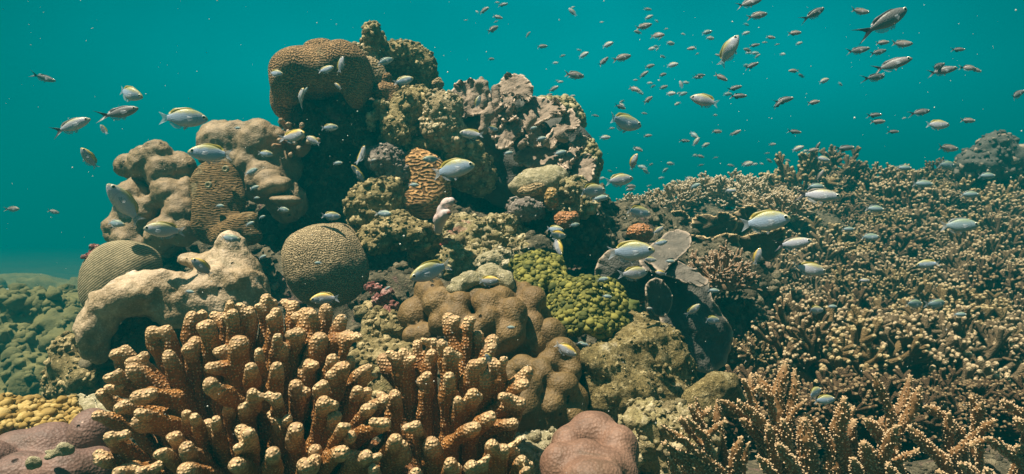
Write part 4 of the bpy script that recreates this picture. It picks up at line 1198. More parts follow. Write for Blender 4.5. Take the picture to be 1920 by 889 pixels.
RB = [
 [fg((841,598),(846,625),(856,655),(858,705)), fg((878,602),(872,628),(860,655), r=14), fg((886,600),(876,620), r=11)],
 [fg((895,628),(897,650),(890,680), r=11), fg((925,640),(910,662),(885,690), r=13), fg((925,652),(912,668), r=11)],
 [fg((782,646),(785,680),(790,720), r=12), fg((812,640),(808,665),(800,700), r=12), fg((810,664),(806,690), r=13)],
 [fg((722,676),(735,692),(755,715), r=19), fg((738,668),(748,700),(762,740), r=14), fg((754,660),(758,700),(768,745), r=13), fg((766,668),(766,700), r=12)],
 [fg((828,646),(835,680),(840,730), r=14), fg((842,662),(846,700), r=15)],
 [fg((801,707),(799,740),(797,780),(800,820), r=14)],
 [fg((841,708),(842,745),(842,790), r=16)],
 [fg((886,740),(878,765),(862,800), r=15), fg((858,752),(860,780), r=13)],
 [fg((890,688),(880,715),(868,750), r=16), fg((905,680),(895,705), r=13)],
 [fg((945,676),(938,710),(925,745), r=12), fg((925,682),(925,715),(915,750), r=15), fg((905,705),(905,735), r=17)],
 [fg((982,708),(955,728),(925,752), r=15), fg((983,722),(965,730), r=13)],
 [fg((943,744),(958,752),(972,758), r=11), fg((976,757),(945,765),(905,785), r=14)],
 [fg((920,782),(900,798),(880,825), r=15)],
 [fg((962,794),(930,800),(890,820), r=13)],
 [fg((890,802),(868,815),(845,835), r=14)],
 [fg((810,835),(815,862),(820,900), r=20)],
 [fg((845,870),(846,890),(850,920), r=16)],
 [fg((922,834),(918,860),(915,900), r=13), fg((945,842),(940,870),(935,900), r=13)],
 [fg((967,846),(960,868),(955,900), r=12), fg((980,862),(972,880),(965,905), r=12), fg((955,838),(952,860), r=10), fg((988,880),(982,900), r=12)],
 [fg((885,872),(885,890),(888,920), r=14), fg((905,868),(905,890), r=12)],
 [fg((780,800),(788,825),(800,860), r=13)],
]
dR = lambda x, y: 0.93 - (y - 590) / 300 * 0.19 + ((x - 850) / 200) ** 2 * 0.05
colony('finger_coral', 'smaller orange finger coral with forked fingers in the middle foreground, right of the big one', (850, 960, 0.88), (850, 980, 0.92), RB, dR, M['finger'], 0.0026, 0.0045,
       [(0.0016, 0.02, 2, 'fbm'), (0.0040, 0.030, 2, 'fbm')], 0.016,
       basepr=[E(850, 900, 0.94, 110, 90, 90), E(840, 820, 0.97, 70, 60, 50)], base_mat=M['finger_base'])

FAT = 0.98
S1 = [
 [fg((1242,799),(1275,822),(1311,850),(1354,885), r=6.5)],
 [fg((1306,748),(1312,778),(1324,818),(1330,868), r=6.5), fg((1331,768),(1315,782), r=5.5), fg((1289,786),(1305,804),(1324,822), r=6.5), fg((1295,764),(1305,782),(1316,800), r=5.5), fg((1277,786),(1290,806),(1312,830), r=5)],
 [fg((1360,791),(1345,802),(1326,816),(1328,850), r=6)],
 [fg((1345,750),(1345,785),(1350,820),(1360,860), r=7)],
 [fg((1391,820),(1381,845),(1377,870),(1376,900), r=9)],
 [fg((1403,832),(1394,860),(1390,895), r=7)],
 [fg((1246,832),(1265,850),(1290,875), r=6), fg((1255,858),(1262,878),(1275,900), r=6.5)],
 [fg((1270,846),(1300,862),(1330,890), r=7)],
]
S2 = [
 [fg((1418,702),(1432,724),(1465,750),(1480,790), r=7), fg((1421,728),(1445,745), r=6)],
 [fg((1407,704),(1409,735),(1414,765),(1420,800), r=7.5), fg((1393,713),(1403,732), r=4.5)],
 [fg((1473,680),(1468,706),(1458,735),(1460,775), r=9)],
 [fg((1490,694),(1488,725),(1480,770), r=8), fg((1495,712),(1485,740),(1476,780), r=8.5), fg((1510,752),(1495,765),(1480,785), r=4.5)],
 [fg((1352,750),(1372,762),(1393,778),(1420,800), r=6.5)],
 [fg((1385,754),(1403,770),(1423,788),(1458,814), r=8.5)],
 [fg((1391,786),(1405,800),(1421,817),(1447,847),(1460,880), r=8)],
 [fg((1468,788),(1473,815),(1476,850), r=9)],
 [fg((1459,834),(1470,850),(1485,868),(1500,895), r=9)],
 [fg((1421,858),(1435,872),(1450,890), r=7.5)],
 [fg((1509,778),(1522,792),(1537,811),(1562,842), r=9)],
 [fg((1507,788),(1510,820),(1514,850),(1518,895), r=15)],
 [fg((1440,800),(1448,830),(1450,870), r=11)],
]
S3 = [
 [fg((1639,703),(1646,722),(1655,740),(1668,768), r=7)],
 [fg((1707,706),(1700,735),(1690,765),(1655,795), r=8)],
 [fg((1725,726),(1718,748),(1708,772),(1680,815), r=8)],
 [fg((1583,748),(1580,775),(1570,805), r=11), fg((1600,765),(1588,785), r=9)],
 [fg((1622,786),(1636,800),(1650,818),(1676,860),(1690,895), r=9)],
 [fg((1602,790),(1592,812),(1580,835),(1565,875), r=10)],
 [fg((1705,802),(1718,817),(1732,833),(1766,861),(1782,895), r=9)],
 [fg((1720,845),(1700,855),(1678,868), r=6)],
 [fg((1620,832),(1626,850),(1635,880), r=13)],
 [fg((1600,860),(1605,880),(1612,910), r=10)],
 [fg((1680,800),(1670,825),(1655,855), r=10)],
 [fg((1665,870),(1675,890),(1690,915), r=9)],
]
S4 = [
 [fg((1735,762),(1752,771),(1771,783),(1800,812), r=7.5)],
 [fg((1869,788),(1850,800),(1830,817),(1790,850), r=7)],
 [fg((1849,822),(1868,832),(1888,846),(1925,874), r=9), fg((1820,835),(1838,828), r=6)],
 [fg((1877,752),(1893,762),(1912,774),(1935,795), r=7)],
 [fg((1841,755),(1836,770),(1833,785),(1830,820), r=8), fg((1822,745),(1828,765), r=6)],
 [fg((1903,786),(1915,795),(1930,810), r=8)],
 [fg((1780,775),(1778,800),(1780,840), r=9)],
 [fg((1800,870),(1815,880),(1840,900), r=9)],
 [fg((1905,838),(1920,842),(1940,850), r=8)],
 [fg((1760,885),(1770,900),(1785,920), r=10), fg((1850,880),(1860,895), r=9)],
]
dS = lambda x, y: 1.00 - (y - 690) / 200 * 0.12 + (x - 1250) * 0.00006
STR = [(0.0012, 0.02, 2, 'fbm')]
NB = (0.0056, 0.0018, 0.7, 0.5)
for nm, br, root, core, lab in (
    ('staghorn_coral', S1, (1350, 930, 0.95), (1370, 960, 0.98), 'low brown staghorn coral with pale beads beside the grey rubble, leftmost of the knobbly staghorns'),
    ('staghorn_coral', S2, (1480, 940, 0.97), (1480, 960, 1.0), 'tall brown staghorn coral with two upright beaded branches, next to the pale rock hump'),
    ('staghorn_coral', S3, (1640, 940, 0.97), (1660, 960, 1.0), 'dense beaded staghorn coral with slim upright branches, between the tall and the spreading one'),
    ('staghorn_coral', S4, (1830, 940, 1.0), (1830, 980, 1.05), 'spreading beaded staghorn coral with slanting branches in the bottom right corner')):
    colony(nm, lab, root, core, br, dS, M['stag'], 0.0026, 0.004, STR, 0.010, NB, follow=0.3, core_pull=0.5, core_r=1.0)

# bushes of the thicket: many short forked branchlets on a dome, one mesh each, copied with turn and size
def bush_mesh(name, seed, R, nmain, r_tip, spread=1.15, fork=3, levels=3, flat=0.75, sides=6):
    q = random.Random(seed)
    V, Qd, T, Tp = [], [], [], []
    def tube(a, b, ra, rb, tip, round_end):
        ax = (b - a)
        L = ax.length
        ax.normalize()
        t = ax.orthogonal().normalized()
        s = ax.cross(t)
        st = [(0, ra, 0.0), (0.5, (ra + rb) / 2 * q.uniform(0.92, 1.12), 0.3 * tip), (1.0, rb, 0.6 * tip)]
        if round_end:
            st += [(1.0 + 0.6 * rb / L, rb * 0.82, 0.9), (1.0 + 1.05 * rb / L, rb * 0.3, 1.0)]
        b0 = len(V)
        for f, r_, tv in st:
            for k in range(sides):
                an = 2 * math.pi * k / sides
                V.append(a + ax * L * f + (t * math.cos(an) + s * math.sin(an)) * r_ * q.uniform(0.88, 1.12))
                T.append(tv)
        for j in range(len(st) - 1):
            for k in range(sides):
                m = (k + 1) % sides
                Qd.append((b0 + j * sides + k, b0 + j * sides + m, b0 + (j + 1) * sides + m, b0 + (j + 1) * sides + k))
        if round_end:
            e = b0 + (len(st) - 1) * sides
            for k in range(1, sides - 2, 2):
                Qd.append((e, e + k, e + k + 1, e + k + 2))
    def grow(p, d, L, r_, lev):
        e = p + d * L
        last = lev == 0
        tube(p, e, r_ * 1.15, r_, 0.6 if lev <= 1 else 0.1, last)
        if last: return
        for i in range(fork if lev > 1 else fork + 1):
            ax = Vector((q.gauss(0, 1), q.gauss(0, 1), q.gauss(0, 1) + 0.35))
            nd = (d + ax.normalized() * q.uniform(0.5, 1.0)).normalized()
            if nd.z < -0.25: nd.z *= -0.3
            grow(e - d * r_ * 0.4, nd, L * q.uniform(0.62, 0.95), r_ * q.uniform(0.84, 1.0), lev - 1)
    for i in range(nmain):
        th = 2 * math.pi * (i * 0.618)
        ph = math.acos(1 - (i + 0.5) / nmain * 0.95) * spread * 0.9
        d = Vector((math.sin(ph) * math.cos(th), math.sin(ph) * math.sin(th), math.cos(ph) * flat + 0.15)).normalized()
        grow(Vector((0, 0, 0)) + d * R * 0.30, d, R * q.uniform(0.26, 0.40), r_tip * 1.5, levels - 1)
    b0 = len(V)
    for a in range(7):
        for k in range(10):
            ph, th = a / 6 * 1.75, 2 * math.pi * k / 10
            V.append(Vector((math.sin(ph) * math.cos(th), math.sin(ph) * math.sin(th), math.cos(ph) * flat)) * R * 0.50 * q.uniform(0.85, 1.1))
            T.append(0.0)
    for a in range(6):
        for k in range(10):
            m = (k + 1) % 10
            Qd.append((b0 + a * 10 + k, b0 + (a + 1) * 10 + k, b0 + (a + 1) * 10 + m, b0 + a * 10 + m))
    me = new_mesh(name, np.array(V), [np.array(Qd)])
    at_ = me.attributes.new("tip", 'FLOAT', 'POINT')
    at_.data.foreach_set("value", np.array(T[:len(me.vertices)], np.float32))
    return me

BUSH = [bush_mesh('branching_coral', s, 0.15, 30, 0.0050, fork=2, levels=4) for s in (1, 2, 3, 4)]
FINE = [bush_mesh('branching_coral', s, 0.15, 34, 0.0040, fork=2, levels=4) for s in (11, 12)]
for me in BUSH: me.materials.append(M['bush'])
for i, me in enumerate(FINE): me.materials.append(M['bush_pale' if i == 0 else 'bush_pink'])
def slope_d(py):
    return 3.5 - (py - 320) / 400.0 * 2.28
sx = lambda u, v: 1330 + 640 * u
def slope_fn(u, v):
    px = 1180 + 950 * u
    py = 338 + 407 * v + np.clip((1560 - px) / 120, 0, 1) * 40 + np.clip((1480 - px) / 300, 0, 1) * 25
    d = slope_d(py) + 0.14
    x = (px - 960) / F * d
    z = CAMZ + (444.5 - py) / F * d - 0.02
    n = fbm(np.stack([x, d, z], 1) * 5, 3)
    return np.stack([x, d + 0.05 * n, z - 0.06 - 0.5 * np.clip((1290 - px) / 110, 0, 1)], 1)
def low_bushes():
    q = random.Random(33)
    for i in range(9):
        x, y = 1400 + (i % 9) * 68 + q.uniform(-25, 25), 765 + (i // 9) * 42 + q.uniform(-12, 12)
        o = bpy.data.objects.new('branching_coral', BUSH[i % 4])
        o.location = at(x, y + 40, 1.24 - (y - 760) * 0.0005)
        R = q.uniform(0.46, 0.62)
        o.scale = (R, R, R * q.uniform(0.8, 1.0))
        o.rotation_euler = (q.uniform(0.0, 0.35), q.uniform(-.3, .2), q.uniform(0, 6.28))
        COL.objects.link(o)
        o.material_slots[0].link = 'OBJECT'
        o.material_slots[0].material = M['bush_dark']
        tag(o, 'small branching coral bush filling the dark ground behind the beaded staghorn corals', 'coral', 'low bushes behind the staghorn corals')
so = grid_surface('reef_slope', slope_fn, 90, 70, M['rock_dark'])
low_bushes()
q = random.Random(21)
left_edge = lambda y: 1585 if y < 345 else 1500 if y < 385 else 1475 if y < 430 else 1455 if y < 480 else 1430 if y < 640 else 1400
nb = 0
y = 330.0
while y < 700:
    x = left_edge(y) + q.uniform(-20, 10)
    step = 54 + (y - 350) * 0.14
    while x < 1990:
        d = slope_d(y) + q.uniform(-.03, .03)
        o = bpy.data.objects.new('branching_coral', BUSH[nb % 4])
        p = at(x, y + 12, d)
        R = q.choice((0.5, 0.7, 0.8, 0.9, 1.0, 1.15)) * q.uniform(0.92, 1.08) * (1.0 - (y - 350) / 400 * 0.22)
        if y > 400 and q.random() < 0.10: R *= 0.55
        o.location = p + Vector((0, 0.05, -0.065 + 0.05 * (R < 0.8)))
        o.scale = (R * q.uniform(0.9, 1.15), R, R * q.uniform(0.8, 1.05))
        o.rotation_euler = (math.radians(q.uniform(4, 24)), math.radians(q.uniform(-18, 6)), q.uniform(0, 6.28))
        COL.objects.link(o)
        o.material_slots[0].link = 'OBJECT'
        o.material_slots[0].material = M[q.choice(('bush', 'bush', 'bush', 'bush_gold', 'bush_dark'))]
        tag(o, 'tan branching coral bush, one of the crowded bushes of the thicket on the right slope', 'coral', 'branching corals of the right slope thicket')
        nb += 1
        x += step * q.uniform(0.85, 1.15)
    y += 25 + (y - 350) * 0.055
for i, (x, y, d, R, s) in enumerate(((1215, 392, 3.0, .75, 0), (1265, 378, 3.05, .8, 0), (1320, 366, 3.1, .9, 0), (1375, 364, 3.1, .95, 0), (1425, 378, 3.0, .85, 0), (1460, 392, 2.8, .8, 0), (1180, 420, 2.7, .7, 0), (1235, 425, 2.6, .7, 0), (1165, 455, 2.4, .6, 0))):
    o = bpy.data.objects.new('branching_coral', FINE[0])
    o.location = at(x, y + 18, d)
    o.scale = (R, R, R * 0.8)
    o.rotation_euler = (math.radians(q.uniform(-5, 15)), 0, q.uniform(0, 6.28))
    COL.objects.link(o)
    tag(o, 'fine pale branching coral in the hazy row behind the brown lettuce plates', 'coral', 'fine branching corals in the hazy back row')
o = bpy.data.objects.new('branching_coral', FINE[1])
o.location = at(1350, 535, 1.55)
o.scale = (0.42, 0.42, 0.42)
o.rotation_euler = (0.2, 0, 1)
COL.objects.link(o)
tag(o, 'small bushy coral with fine pinkish tips just right of the dark leaning plates', 'coral')
thing('coral_boulder', 'dark lumpy coral boulder on the skyline above the thicket at far right', 'coral',
      [E(1862, 285, 3.3, 36, 30, 36), E(1822, 300, 3.3, 26, 20, 28), E(1900, 300, 3.3, 34, 24, 34), E(1870, 268, 3.31, 24, 16, 26), E(1850, 315, 3.3, 60, 26, 40), E(1935, 290, 3.3, 24, 26, 28)],
      0.011, 0.03, M['plate_dark'], [(0.030, 0.08, 4, 'fbm'), (0.016, 0.05, 1, 'knob')], 1, 90.0, extra=TURF(0.022, 0.010, 12))

thing('reef_rock', 'low dark reef ledge under the hazy row of fine branching corals', 'rock', [E(1320, 450, 3.1, 230, 62, 90), E(1200, 480, 2.9, 110, 60, 70), E(1460, 450, 2.9, 120, 60, 80)], 0.02, 0.06, M['rock_dark'], [(0.05, 0.2, 3, 'fbm')], 1, 91.0)
# dark leaning plates and the brown lettuce plates
dp = empty('leaning_plate_coral', at(1260, 690, 1.42), 'big dark grey coral of thin leaning plates with pale rims, beside the green algae', 'coral')
plate('plate', [(1300, 510), (1328, 525), (1335, 560), (1358, 590), (1374, 625), (1368, 660), (1350, 690), (1310, 695), (1270, 660), (1240, 600), (1225, 545), (1240, 500), (1270, 485)],
      lambda x, y: 1.40 + (x - 1290) * 0.0004 - (y - 600) * 0.00030 + ((x - 1300) / 75) ** 2 * 0.02 + ((y - 600) / 100) ** 2 * 0.02, M['plate_dark'], 0.008, parent=dp, edge=0.03, ruffle=0.005, rough=((0.012, 0.06, 3, 'fbm'),), seed=1)
plate('plate', [(1118, 500), (1130, 480), (1150, 468), (1185, 470), (1215, 485), (1235, 520), (1215, 560), (1180, 570), (1140, 545), (1118, 525)],
      lambda x, y: 1.44 + (y - 520) * 0.0001 + (x - 1170) * 0.0002 + ((x - 1175) / 60) ** 2 * 0.02 + ((y - 520) / 50) ** 2 * 0.015, M['plate_dark'], 0.008, parent=dp, edge=0.03, ruffle=0.005, rough=((0.010, 0.06, 3, 'fbm'),), seed=2)
plate('plate', [(1205, 475), (1225, 455), (1248, 440), (1270, 430), (1292, 438), (1295, 458), (1280, 475), (1262, 490), (1245, 510), (1225, 500)],
      lambda x, y: 1.44 + (470 - y) * 0.0022, M['plate_lit'], 0.008, parent=dp, edge=0.03, ruffle=0.005, rough=((0.009, 0.05, 3, 'fbm'),), seed=3)
plate('plate', [(1200, 482), (1225, 478), (1255, 484), (1285, 496), (1312, 512), (1328, 530), (1308, 536), (1270, 522), (1235, 512), (1208, 504)],
      lambda x, y: 1.40 + (505 - y) * 0.0010 + (x - 1260) * 0.0001, M['plate_lit'], 0.008, parent=dp, edge=0.03, ruffle=0.005, rough=((0.009, 0.05, 3, 'fbm'),), seed=4)
plate('plate', [(1212, 535), (1232, 522), (1250, 535), (1262, 560), (1250, 590), (1228, 590), (1215, 565)],
      lambda x, y: 1.34 + (x - 1235) * 0.0008, M['plate_dark'], 0.007, parent=dp, edge=0.03, n=90, rings=14, ruffle=0.005, seed=5)
for pts, dd, lab, m in (
    ([(1288, 450), (1310, 442), (1335, 446), (1362, 438), (1385, 446), (1388, 470), (1375, 500), (1340, 515), (1305, 500), (1286, 475)], 1.88, 'brown wavy lettuce plate, lower left of the set, right behind the dark leaning plates', 'plate_brown'),
    ([(1380, 448), (1405, 440), (1440, 432), (1470, 428), (1472, 445), (1460, 475), (1430, 500), (1390, 500), (1372, 475)], 1.92, 'brown wavy lettuce plate, lower right of the set, touching the thicket', 'plate_brown'),
    ([(1300, 412), (1318, 402), (1345, 406), (1352, 398), (1375, 404), (1382, 425), (1362, 446), (1325, 448), (1302, 435)], 2.15, 'brown wavy lettuce plate, upper middle of the set, below the hazy back row', 'plate_brown'),
    ([(1374, 402), (1390, 392), (1412, 386), (1420, 400), (1412, 425), (1388, 445), (1370, 430)], 2.2, 'brown wavy lettuce plate, upper right of the set, behind the large yellow backed fish', 'plate_brown'),
    ([(1250, 412), (1258, 398), (1280, 396), (1292, 408), (1290, 425), (1275, 440), (1256, 432)], 2.2, 'small brown lettuce plate, upper left end of the set, near the orange knob coral', 'plate_brown')):
    tag(plate('lettuce_coral', pts, lambda x, y, dd=dd, p0=pts[0]: dd + (y - p0[1]) * 0.0004, M[m], 0.009, edge=0.07, ruffle=0.012, rough=((0.016, 0.07, 3, 'fbm'),), seed=pts[0][0] * 0.01, n=110, rings=18), lab, 'coral')
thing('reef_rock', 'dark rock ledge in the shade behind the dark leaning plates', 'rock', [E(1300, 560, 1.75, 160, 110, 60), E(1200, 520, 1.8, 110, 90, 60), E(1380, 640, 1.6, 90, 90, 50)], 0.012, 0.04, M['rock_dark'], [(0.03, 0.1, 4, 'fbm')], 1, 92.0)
thing('knob_coral', 'small round orange pimpled coral ball above the pale top plate of the leaning plates', 'coral', [E(1198, 436, 1.66, 23, 17, 22), E(1210, 440, 1.67, 15, 13, 16)], 0.0042, 0.012, M['knob_orange'], [(0.006, 0.012, 1, 'knob')], 0, 93.0)
# ------------------------------------------------------------------ fish
def m_fish(name, back, side, belly, head, gloss=0.35):
    t = NT(name)
    s = t.n("ShaderNodeSeparateXYZ")
    t.put(s.inputs[0], t.P)
    x, z = s.outputs[0], s.outputs[2]
    wob = t.math('MULTIPLY', t.math('SUBTRACT', t.noise(9, 3), 0.5), 0.10)
    zz = t.math('ADD', z, wob)
    c = t.mix(t.rng(zz, -0.14, -0.03), belly, side)
    c = t.mix(t.rng(zz, 0.045, 0.15, smooth=True), c, back)
    hz_ = t.math('ADD', x, t.math('MULTIPLY', z, 0.9))
    c = t.mix(t.rng(hz_, 0.40, 0.50, smooth=True), c, head)
    sc = t.voro(42)
    c = t.mix(t.rng(sc, 0.30, 0.55, 0, 0.28), c, tuple(q * 0.55 for q in side))
    # gill cover edge
    g = t.rng(t.math('ABSOLUTE', t.math('SUBTRACT', t.math('ADD', x, t.math('MULTIPLY', t.math('MULTIPLY', z, z), 2.5)), 0.275)), 0.004, 0.012, 0.35, 0)
    c = t.mix(g, c, tuple(q * 0.5 for q in side))
    m = t.done(c, t.bump(sc, 0.01, 0.12), 0.45, 0.45)
    return m

def m_fin(name, col, a=0.75):
    t = NT(name)
    s = t.n("ShaderNodeTexWave", wave_type='BANDS', bands_direction='X')
    t.put(s.inputs["Vector"], t.P)
    s.inputs["Scale"].default_value = 22
    s.inputs["Distortion"].default_value = 1.0
    c = t.mix(t.rng(s.outputs["Fac"], 0.2, 0.8, 0, 0.5), col, tuple(q * 0.65 for q in col))
    t.b.inputs["Alpha"].default_value = a
    return t.done(c, None, 0.45, 0.4)

def m_eye():
    t = NT('fish_eye')
    s = t.n("ShaderNodeVectorMath", operation='LENGTH')
    w = t.n("ShaderNodeMapping")
    t.put(w.inputs["Vector"], t.P)
    w.inputs["Scale"].default_value = (1, 0, 1)
    t.put(s.inputs[0], w.outputs[0])
    c = t.mix(t.rng(s.outputs["Value"], 0.028, 0.030), (0.004, 0.004, 0.006), (0.75, 0.72, 0.60))
    return t.done(c, None, 0.12, 0.6)

M['fish_pale'] = m_fish('fish_pale', (0.34, 0.32, 0.075), (0.33, 0.43, 0.58), (0.54, 0.54, 0.55), (0.44, 0.36, 0.09))
M['fish_white'] = m_fish('fish_white', (0.38, 0.35, 0.12), (0.43, 0.45, 0.54), (0.60, 0.56, 0.55), (0.40, 0.36, 0.20))
M['fish_blue'] = m_fish('fish_blue', (0.20, 0.27, 0.15), (0.25, 0.35, 0.42), (0.38, 0.44, 0.46), (0.32, 0.34, 0.12))
M['fish_dusk'] = m_fish('fish_dusk', (0.085, 0.085, 0.075), (0.17, 0.17, 0.18), (0.31, 0.27, 0.27), (0.12, 0.115, 0.09))
M['fish_pink'] = m_fish('fish_pink', (0.20, 0.175, 0.12), (0.31, 0.265, 0.265), (0.41, 0.32, 0.31), (0.26, 0.21, 0.13))
M['fish_yellow'] = m_fish('fish_yellow', (0.68, 0.46, 0.02), (0.36, 0.38, 0.44), (0.50, 0.47, 0.46), (0.70, 0.48, 0.02))
M['fin_yellow'] = m_fin('fin_yellow', (0.34, 0.28, 0.045), 0.75)
M['fin_clear'] = m_fin('fin_clear', (0.40, 0.46, 0.52), 0.38)
M['fin_dark'] = m_fin('fin_dark', (0.035, 0.032, 0.04), 0.95)
M['fin_dusk'] = m_fin('fin_dusk', (0.16, 0.14, 0.12), 0.75)
M['fish_eye'] = m_eye()

def smooth_prof(xs, ys, X):
    """Catmull-Rom through (xs, ys), xs falling"""
    xs, ys = np.array(xs)[::-1], np.array(ys)[::-1]
    m = np.gradient(ys, xs)
    i = np.clip(np.searchsorted(xs, X) - 1, 0, len(xs) - 2)
    h = xs[i + 1] - xs[i]
    t = (X - xs[i]) / h
    return ((2 * t**3 - 3 * t**2 + 1) * ys[i] + (t**3 - 2 * t**2 + t) * h * m[i] + (-2 * t**3 + 3 * t**2) * ys[i + 1] + (t**3 - t**2) * h * m[i + 1])

PX = [.500, .485, .455, .41, .34, .24, .12, .0, -.10, -.18, -.24, -.30]
PT = [.000, .028, .056, .090, .130, .165, .182, .175, .145, .105, .072, .056]
PB = [-.012, -.034, -.058, -.086, -.120, -.152, -.170, -.165, -.135, -.095, -.065, -.052]
PW = [.004, .018, .034, .052, .068, .078, .080, .070, .052, .034, .022, .012]

def bend(V, k):
    """swimming curve: the body bends sideways towards the tail"""
    V = V.copy()
    t = np.clip(0.25 - V[:, 0], 0, 1)
    V[:, 1] += k * t ** 2
    return V

def fish_parts(deep=1.0, fork=0.5, k=0.0, low=False):
    n, seg = (9, 8) if low else (22, 16)
    X = 0.1 + 0.4 * np.cos(np.linspace(0, math.pi, n))
    T, B, W = (smooth_prof(PX, p, X) for p in (PT, PB, PW))
    T, B, W = T * deep, B * deep, np.maximum(W, .003)
    V, Qd = [], []
    for i in range(n):
        for j in range(seg):
            a = 2 * math.pi * j / seg
            cz, sy = math.cos(a), math.sin(a)
            mid, hh = (T[i] + B[i]) / 2, max((T[i] - B[i]) / 2, .002)
            V.append((X[i], W[i] * math.copysign(abs(sy) ** 0.85, sy), mid + hh * cz))
    for i in range(n - 1):
        for j in range(seg):
            m = (j + 1) % seg
            Qd.append((i * seg + j, i * seg + m, (i + 1) * seg + m, (i + 1) * seg + j))
    for b0 in (0, (n - 1) * seg):
        for j in range(1, seg - 2, 2):
            Qd.append((b0, b0 + j, b0 + j + 1, b0 + j + 2) if b0 else (b0, b0 + j + 2, b0 + j + 1, b0 + j))
    out = {'body': (bend(np.array(V), k), np.array(Qd))}
    def sheet(pts_a, pts_b, th=0.0035, y0=0.0, out_y=0.0, root_off=None):
        """fin between a root edge and a free edge (same count); thin wedge"""
        m = len(pts_a)
        V = []
        for s in (1, -1):
            for p in pts_a: V.append((p[0], y0 + s * th, p[1]))
            for p in pts_b: V.append((p[0], y0 + out_y + s * th * 0.35, p[1]))
        Qd = []
        o = 2 * m
        for i in range(m - 1):
            Qd.append((i, i + 1, m + i + 1, m + i))
            Qd.append((o + i, o + m + i, o + m + i + 1, o + i + 1))
            Qd.append((m + i, m + i + 1, o + m + i + 1, o + m + i))
            Qd.append((i, o + i, o + i + 1, i + 1))
        for e in (0, m - 1):
            Qd.append((e, m + e, o + m + e, o + e))
        return np.array(V), np.array(Qd)
    top = lambda x: float(smooth_prof(PX, PT, np.array([x]))[0]) * deep
    bot = lambda x: float(smooth_prof(PX, PB, np.array([x]))[0]) * deep
    xs = np.linspace(.29, -.22, 12)
    hh = [.006, .018, .026, .030, .030, .029, .030, .034, .044, .050, .038, .010]
    V, Qd = sheet([(x, top(x) - .02) for x in xs], [(x - .035 - .02 * (i > 7), top(x) + h * (0.85 if deep < .9 else 1)) for i, (x, h) in enumerate(zip(xs, hh))])
    out['dorsal_fin'] = (bend(V, k), Qd)
    xs = np.linspace(.02, -.22, 8)
    hh = [.015, .055, .065, .066, .070, .066, .045, .010]
    V, Qd = sheet([(x, bot(x) + .02) for x in xs], [(x - .04, bot(x) - h) for x, h in zip(xs, hh)])
    out['anal_fin'] = (bend(V, k), Qd)
    zs = np.linspace(1, -1, 9)
    V, Qd = sheet([(-.285, z * .048 * deep) for z in zs], [(-.40 - fork * 0.16 * abs(z) ** 1.3 + .02 * (1 - abs(z)), z * (.125 + .05 * fork)) for z in zs], .004)
    out['tail_fin'] = (bend(V, k), Qd)
    for s in (1, -1):
        pts = [(.20, .01), (.205, -.01), (.20, -.035)]
        V, Qd = sheet([(.215, .015), (.222, -.005), (.215, -.03)], [(.075, .03), (.06, -.015), (.10, -.075)], .002, s * .066, s * .055)
        out['pectoral_fin%d' % s] = (bend(V, k), Qd)
        V, Qd = sheet([(.13, bot(.13) + .02), (.09, bot(.09) + .02)], [(.03, bot(.06) - .075), (.00, bot(.02) - .02)], .002, s * .02, s * .015)
        out['pelvic_fin%d' % s] = (bend(V, k), Qd)
    return out

def eye_mesh():
    V, Qd = [], []
    n, m = 7, 12
    for i in range(n):
        a = math.pi / 2 * i / (n - 1)
        for j in range(m):
            b = 2 * math.pi * j / m
            V.append((.045 * math.sin(a + .02) * math.cos(b), .020 * math.cos(a), .045 * math.sin(a + .02) * math.sin(b)))
    for i in range(n - 1):
        for j in range(m):
            k = (j + 1) % m
            Qd.append((i * m + j, (i + 1) * m + j, (i + 1) * m + k, i * m + k))
    return np.array(V), np.array(Qd)

KINDS_ = {  # deep, fork, body, dorsal, tail
    'A': (1.1, .35, 'fish_pale', 'fin_yellow', 'fin_clear'), 'W': (1.06, .35, 'fish_white', 'fin_yellow', 'fin_clear'), 'B': (1.0, .4, 'fish_blue', 'fin_clear', 'fin_clear'),
    'D': (0.78, 1.0, 'fish_dusk', 'fin_dark', 'fin_dark'), 'G': (0.84, 1.0, 'fish_white', 'fin_dusk', 'fin_dark'), 'P': (0.9, .6, 'fish_pink', 'fin_dusk', 'fin_dusk'), 'Y': (1.1, .3, 'fish_yellow', 'fin_yellow', 'fin_clear')}
FMESH, SMALL = {}, {}
ev, eq = eye_mesh()
EYE = {}
for s in (1, -1):
    v = ev.copy()
    if s < 0: v[:, 1] *= -1
    EYE[s] = new_mesh('eye', v, [eq if s < 0 else eq[:, ::-1]])
    EYE[s].materials.append(M['fish_eye'])
def fish_meshes(kind, bi):
    if (kind, bi) in FMESH: return FMESH[kind, bi]
    deep, fork, b, d, t = KINDS_[kind]
    P = fish_parts(deep, fork, (0.0, 0.55, -0.55)[bi])
    mm = {}
    for nm, (V, Qd) in P.items():
        nm0 = nm.rstrip('-1')
        me = new_mesh(nm0, V, [Qd])
        me.materials.append(M[b if nm == 'body' else d if nm in ('dorsal_fin',) else t if nm == 'tail_fin' else 'fin_clear'])
        mm[nm] = me
    FMESH[kind, bi] = mm
    return mm
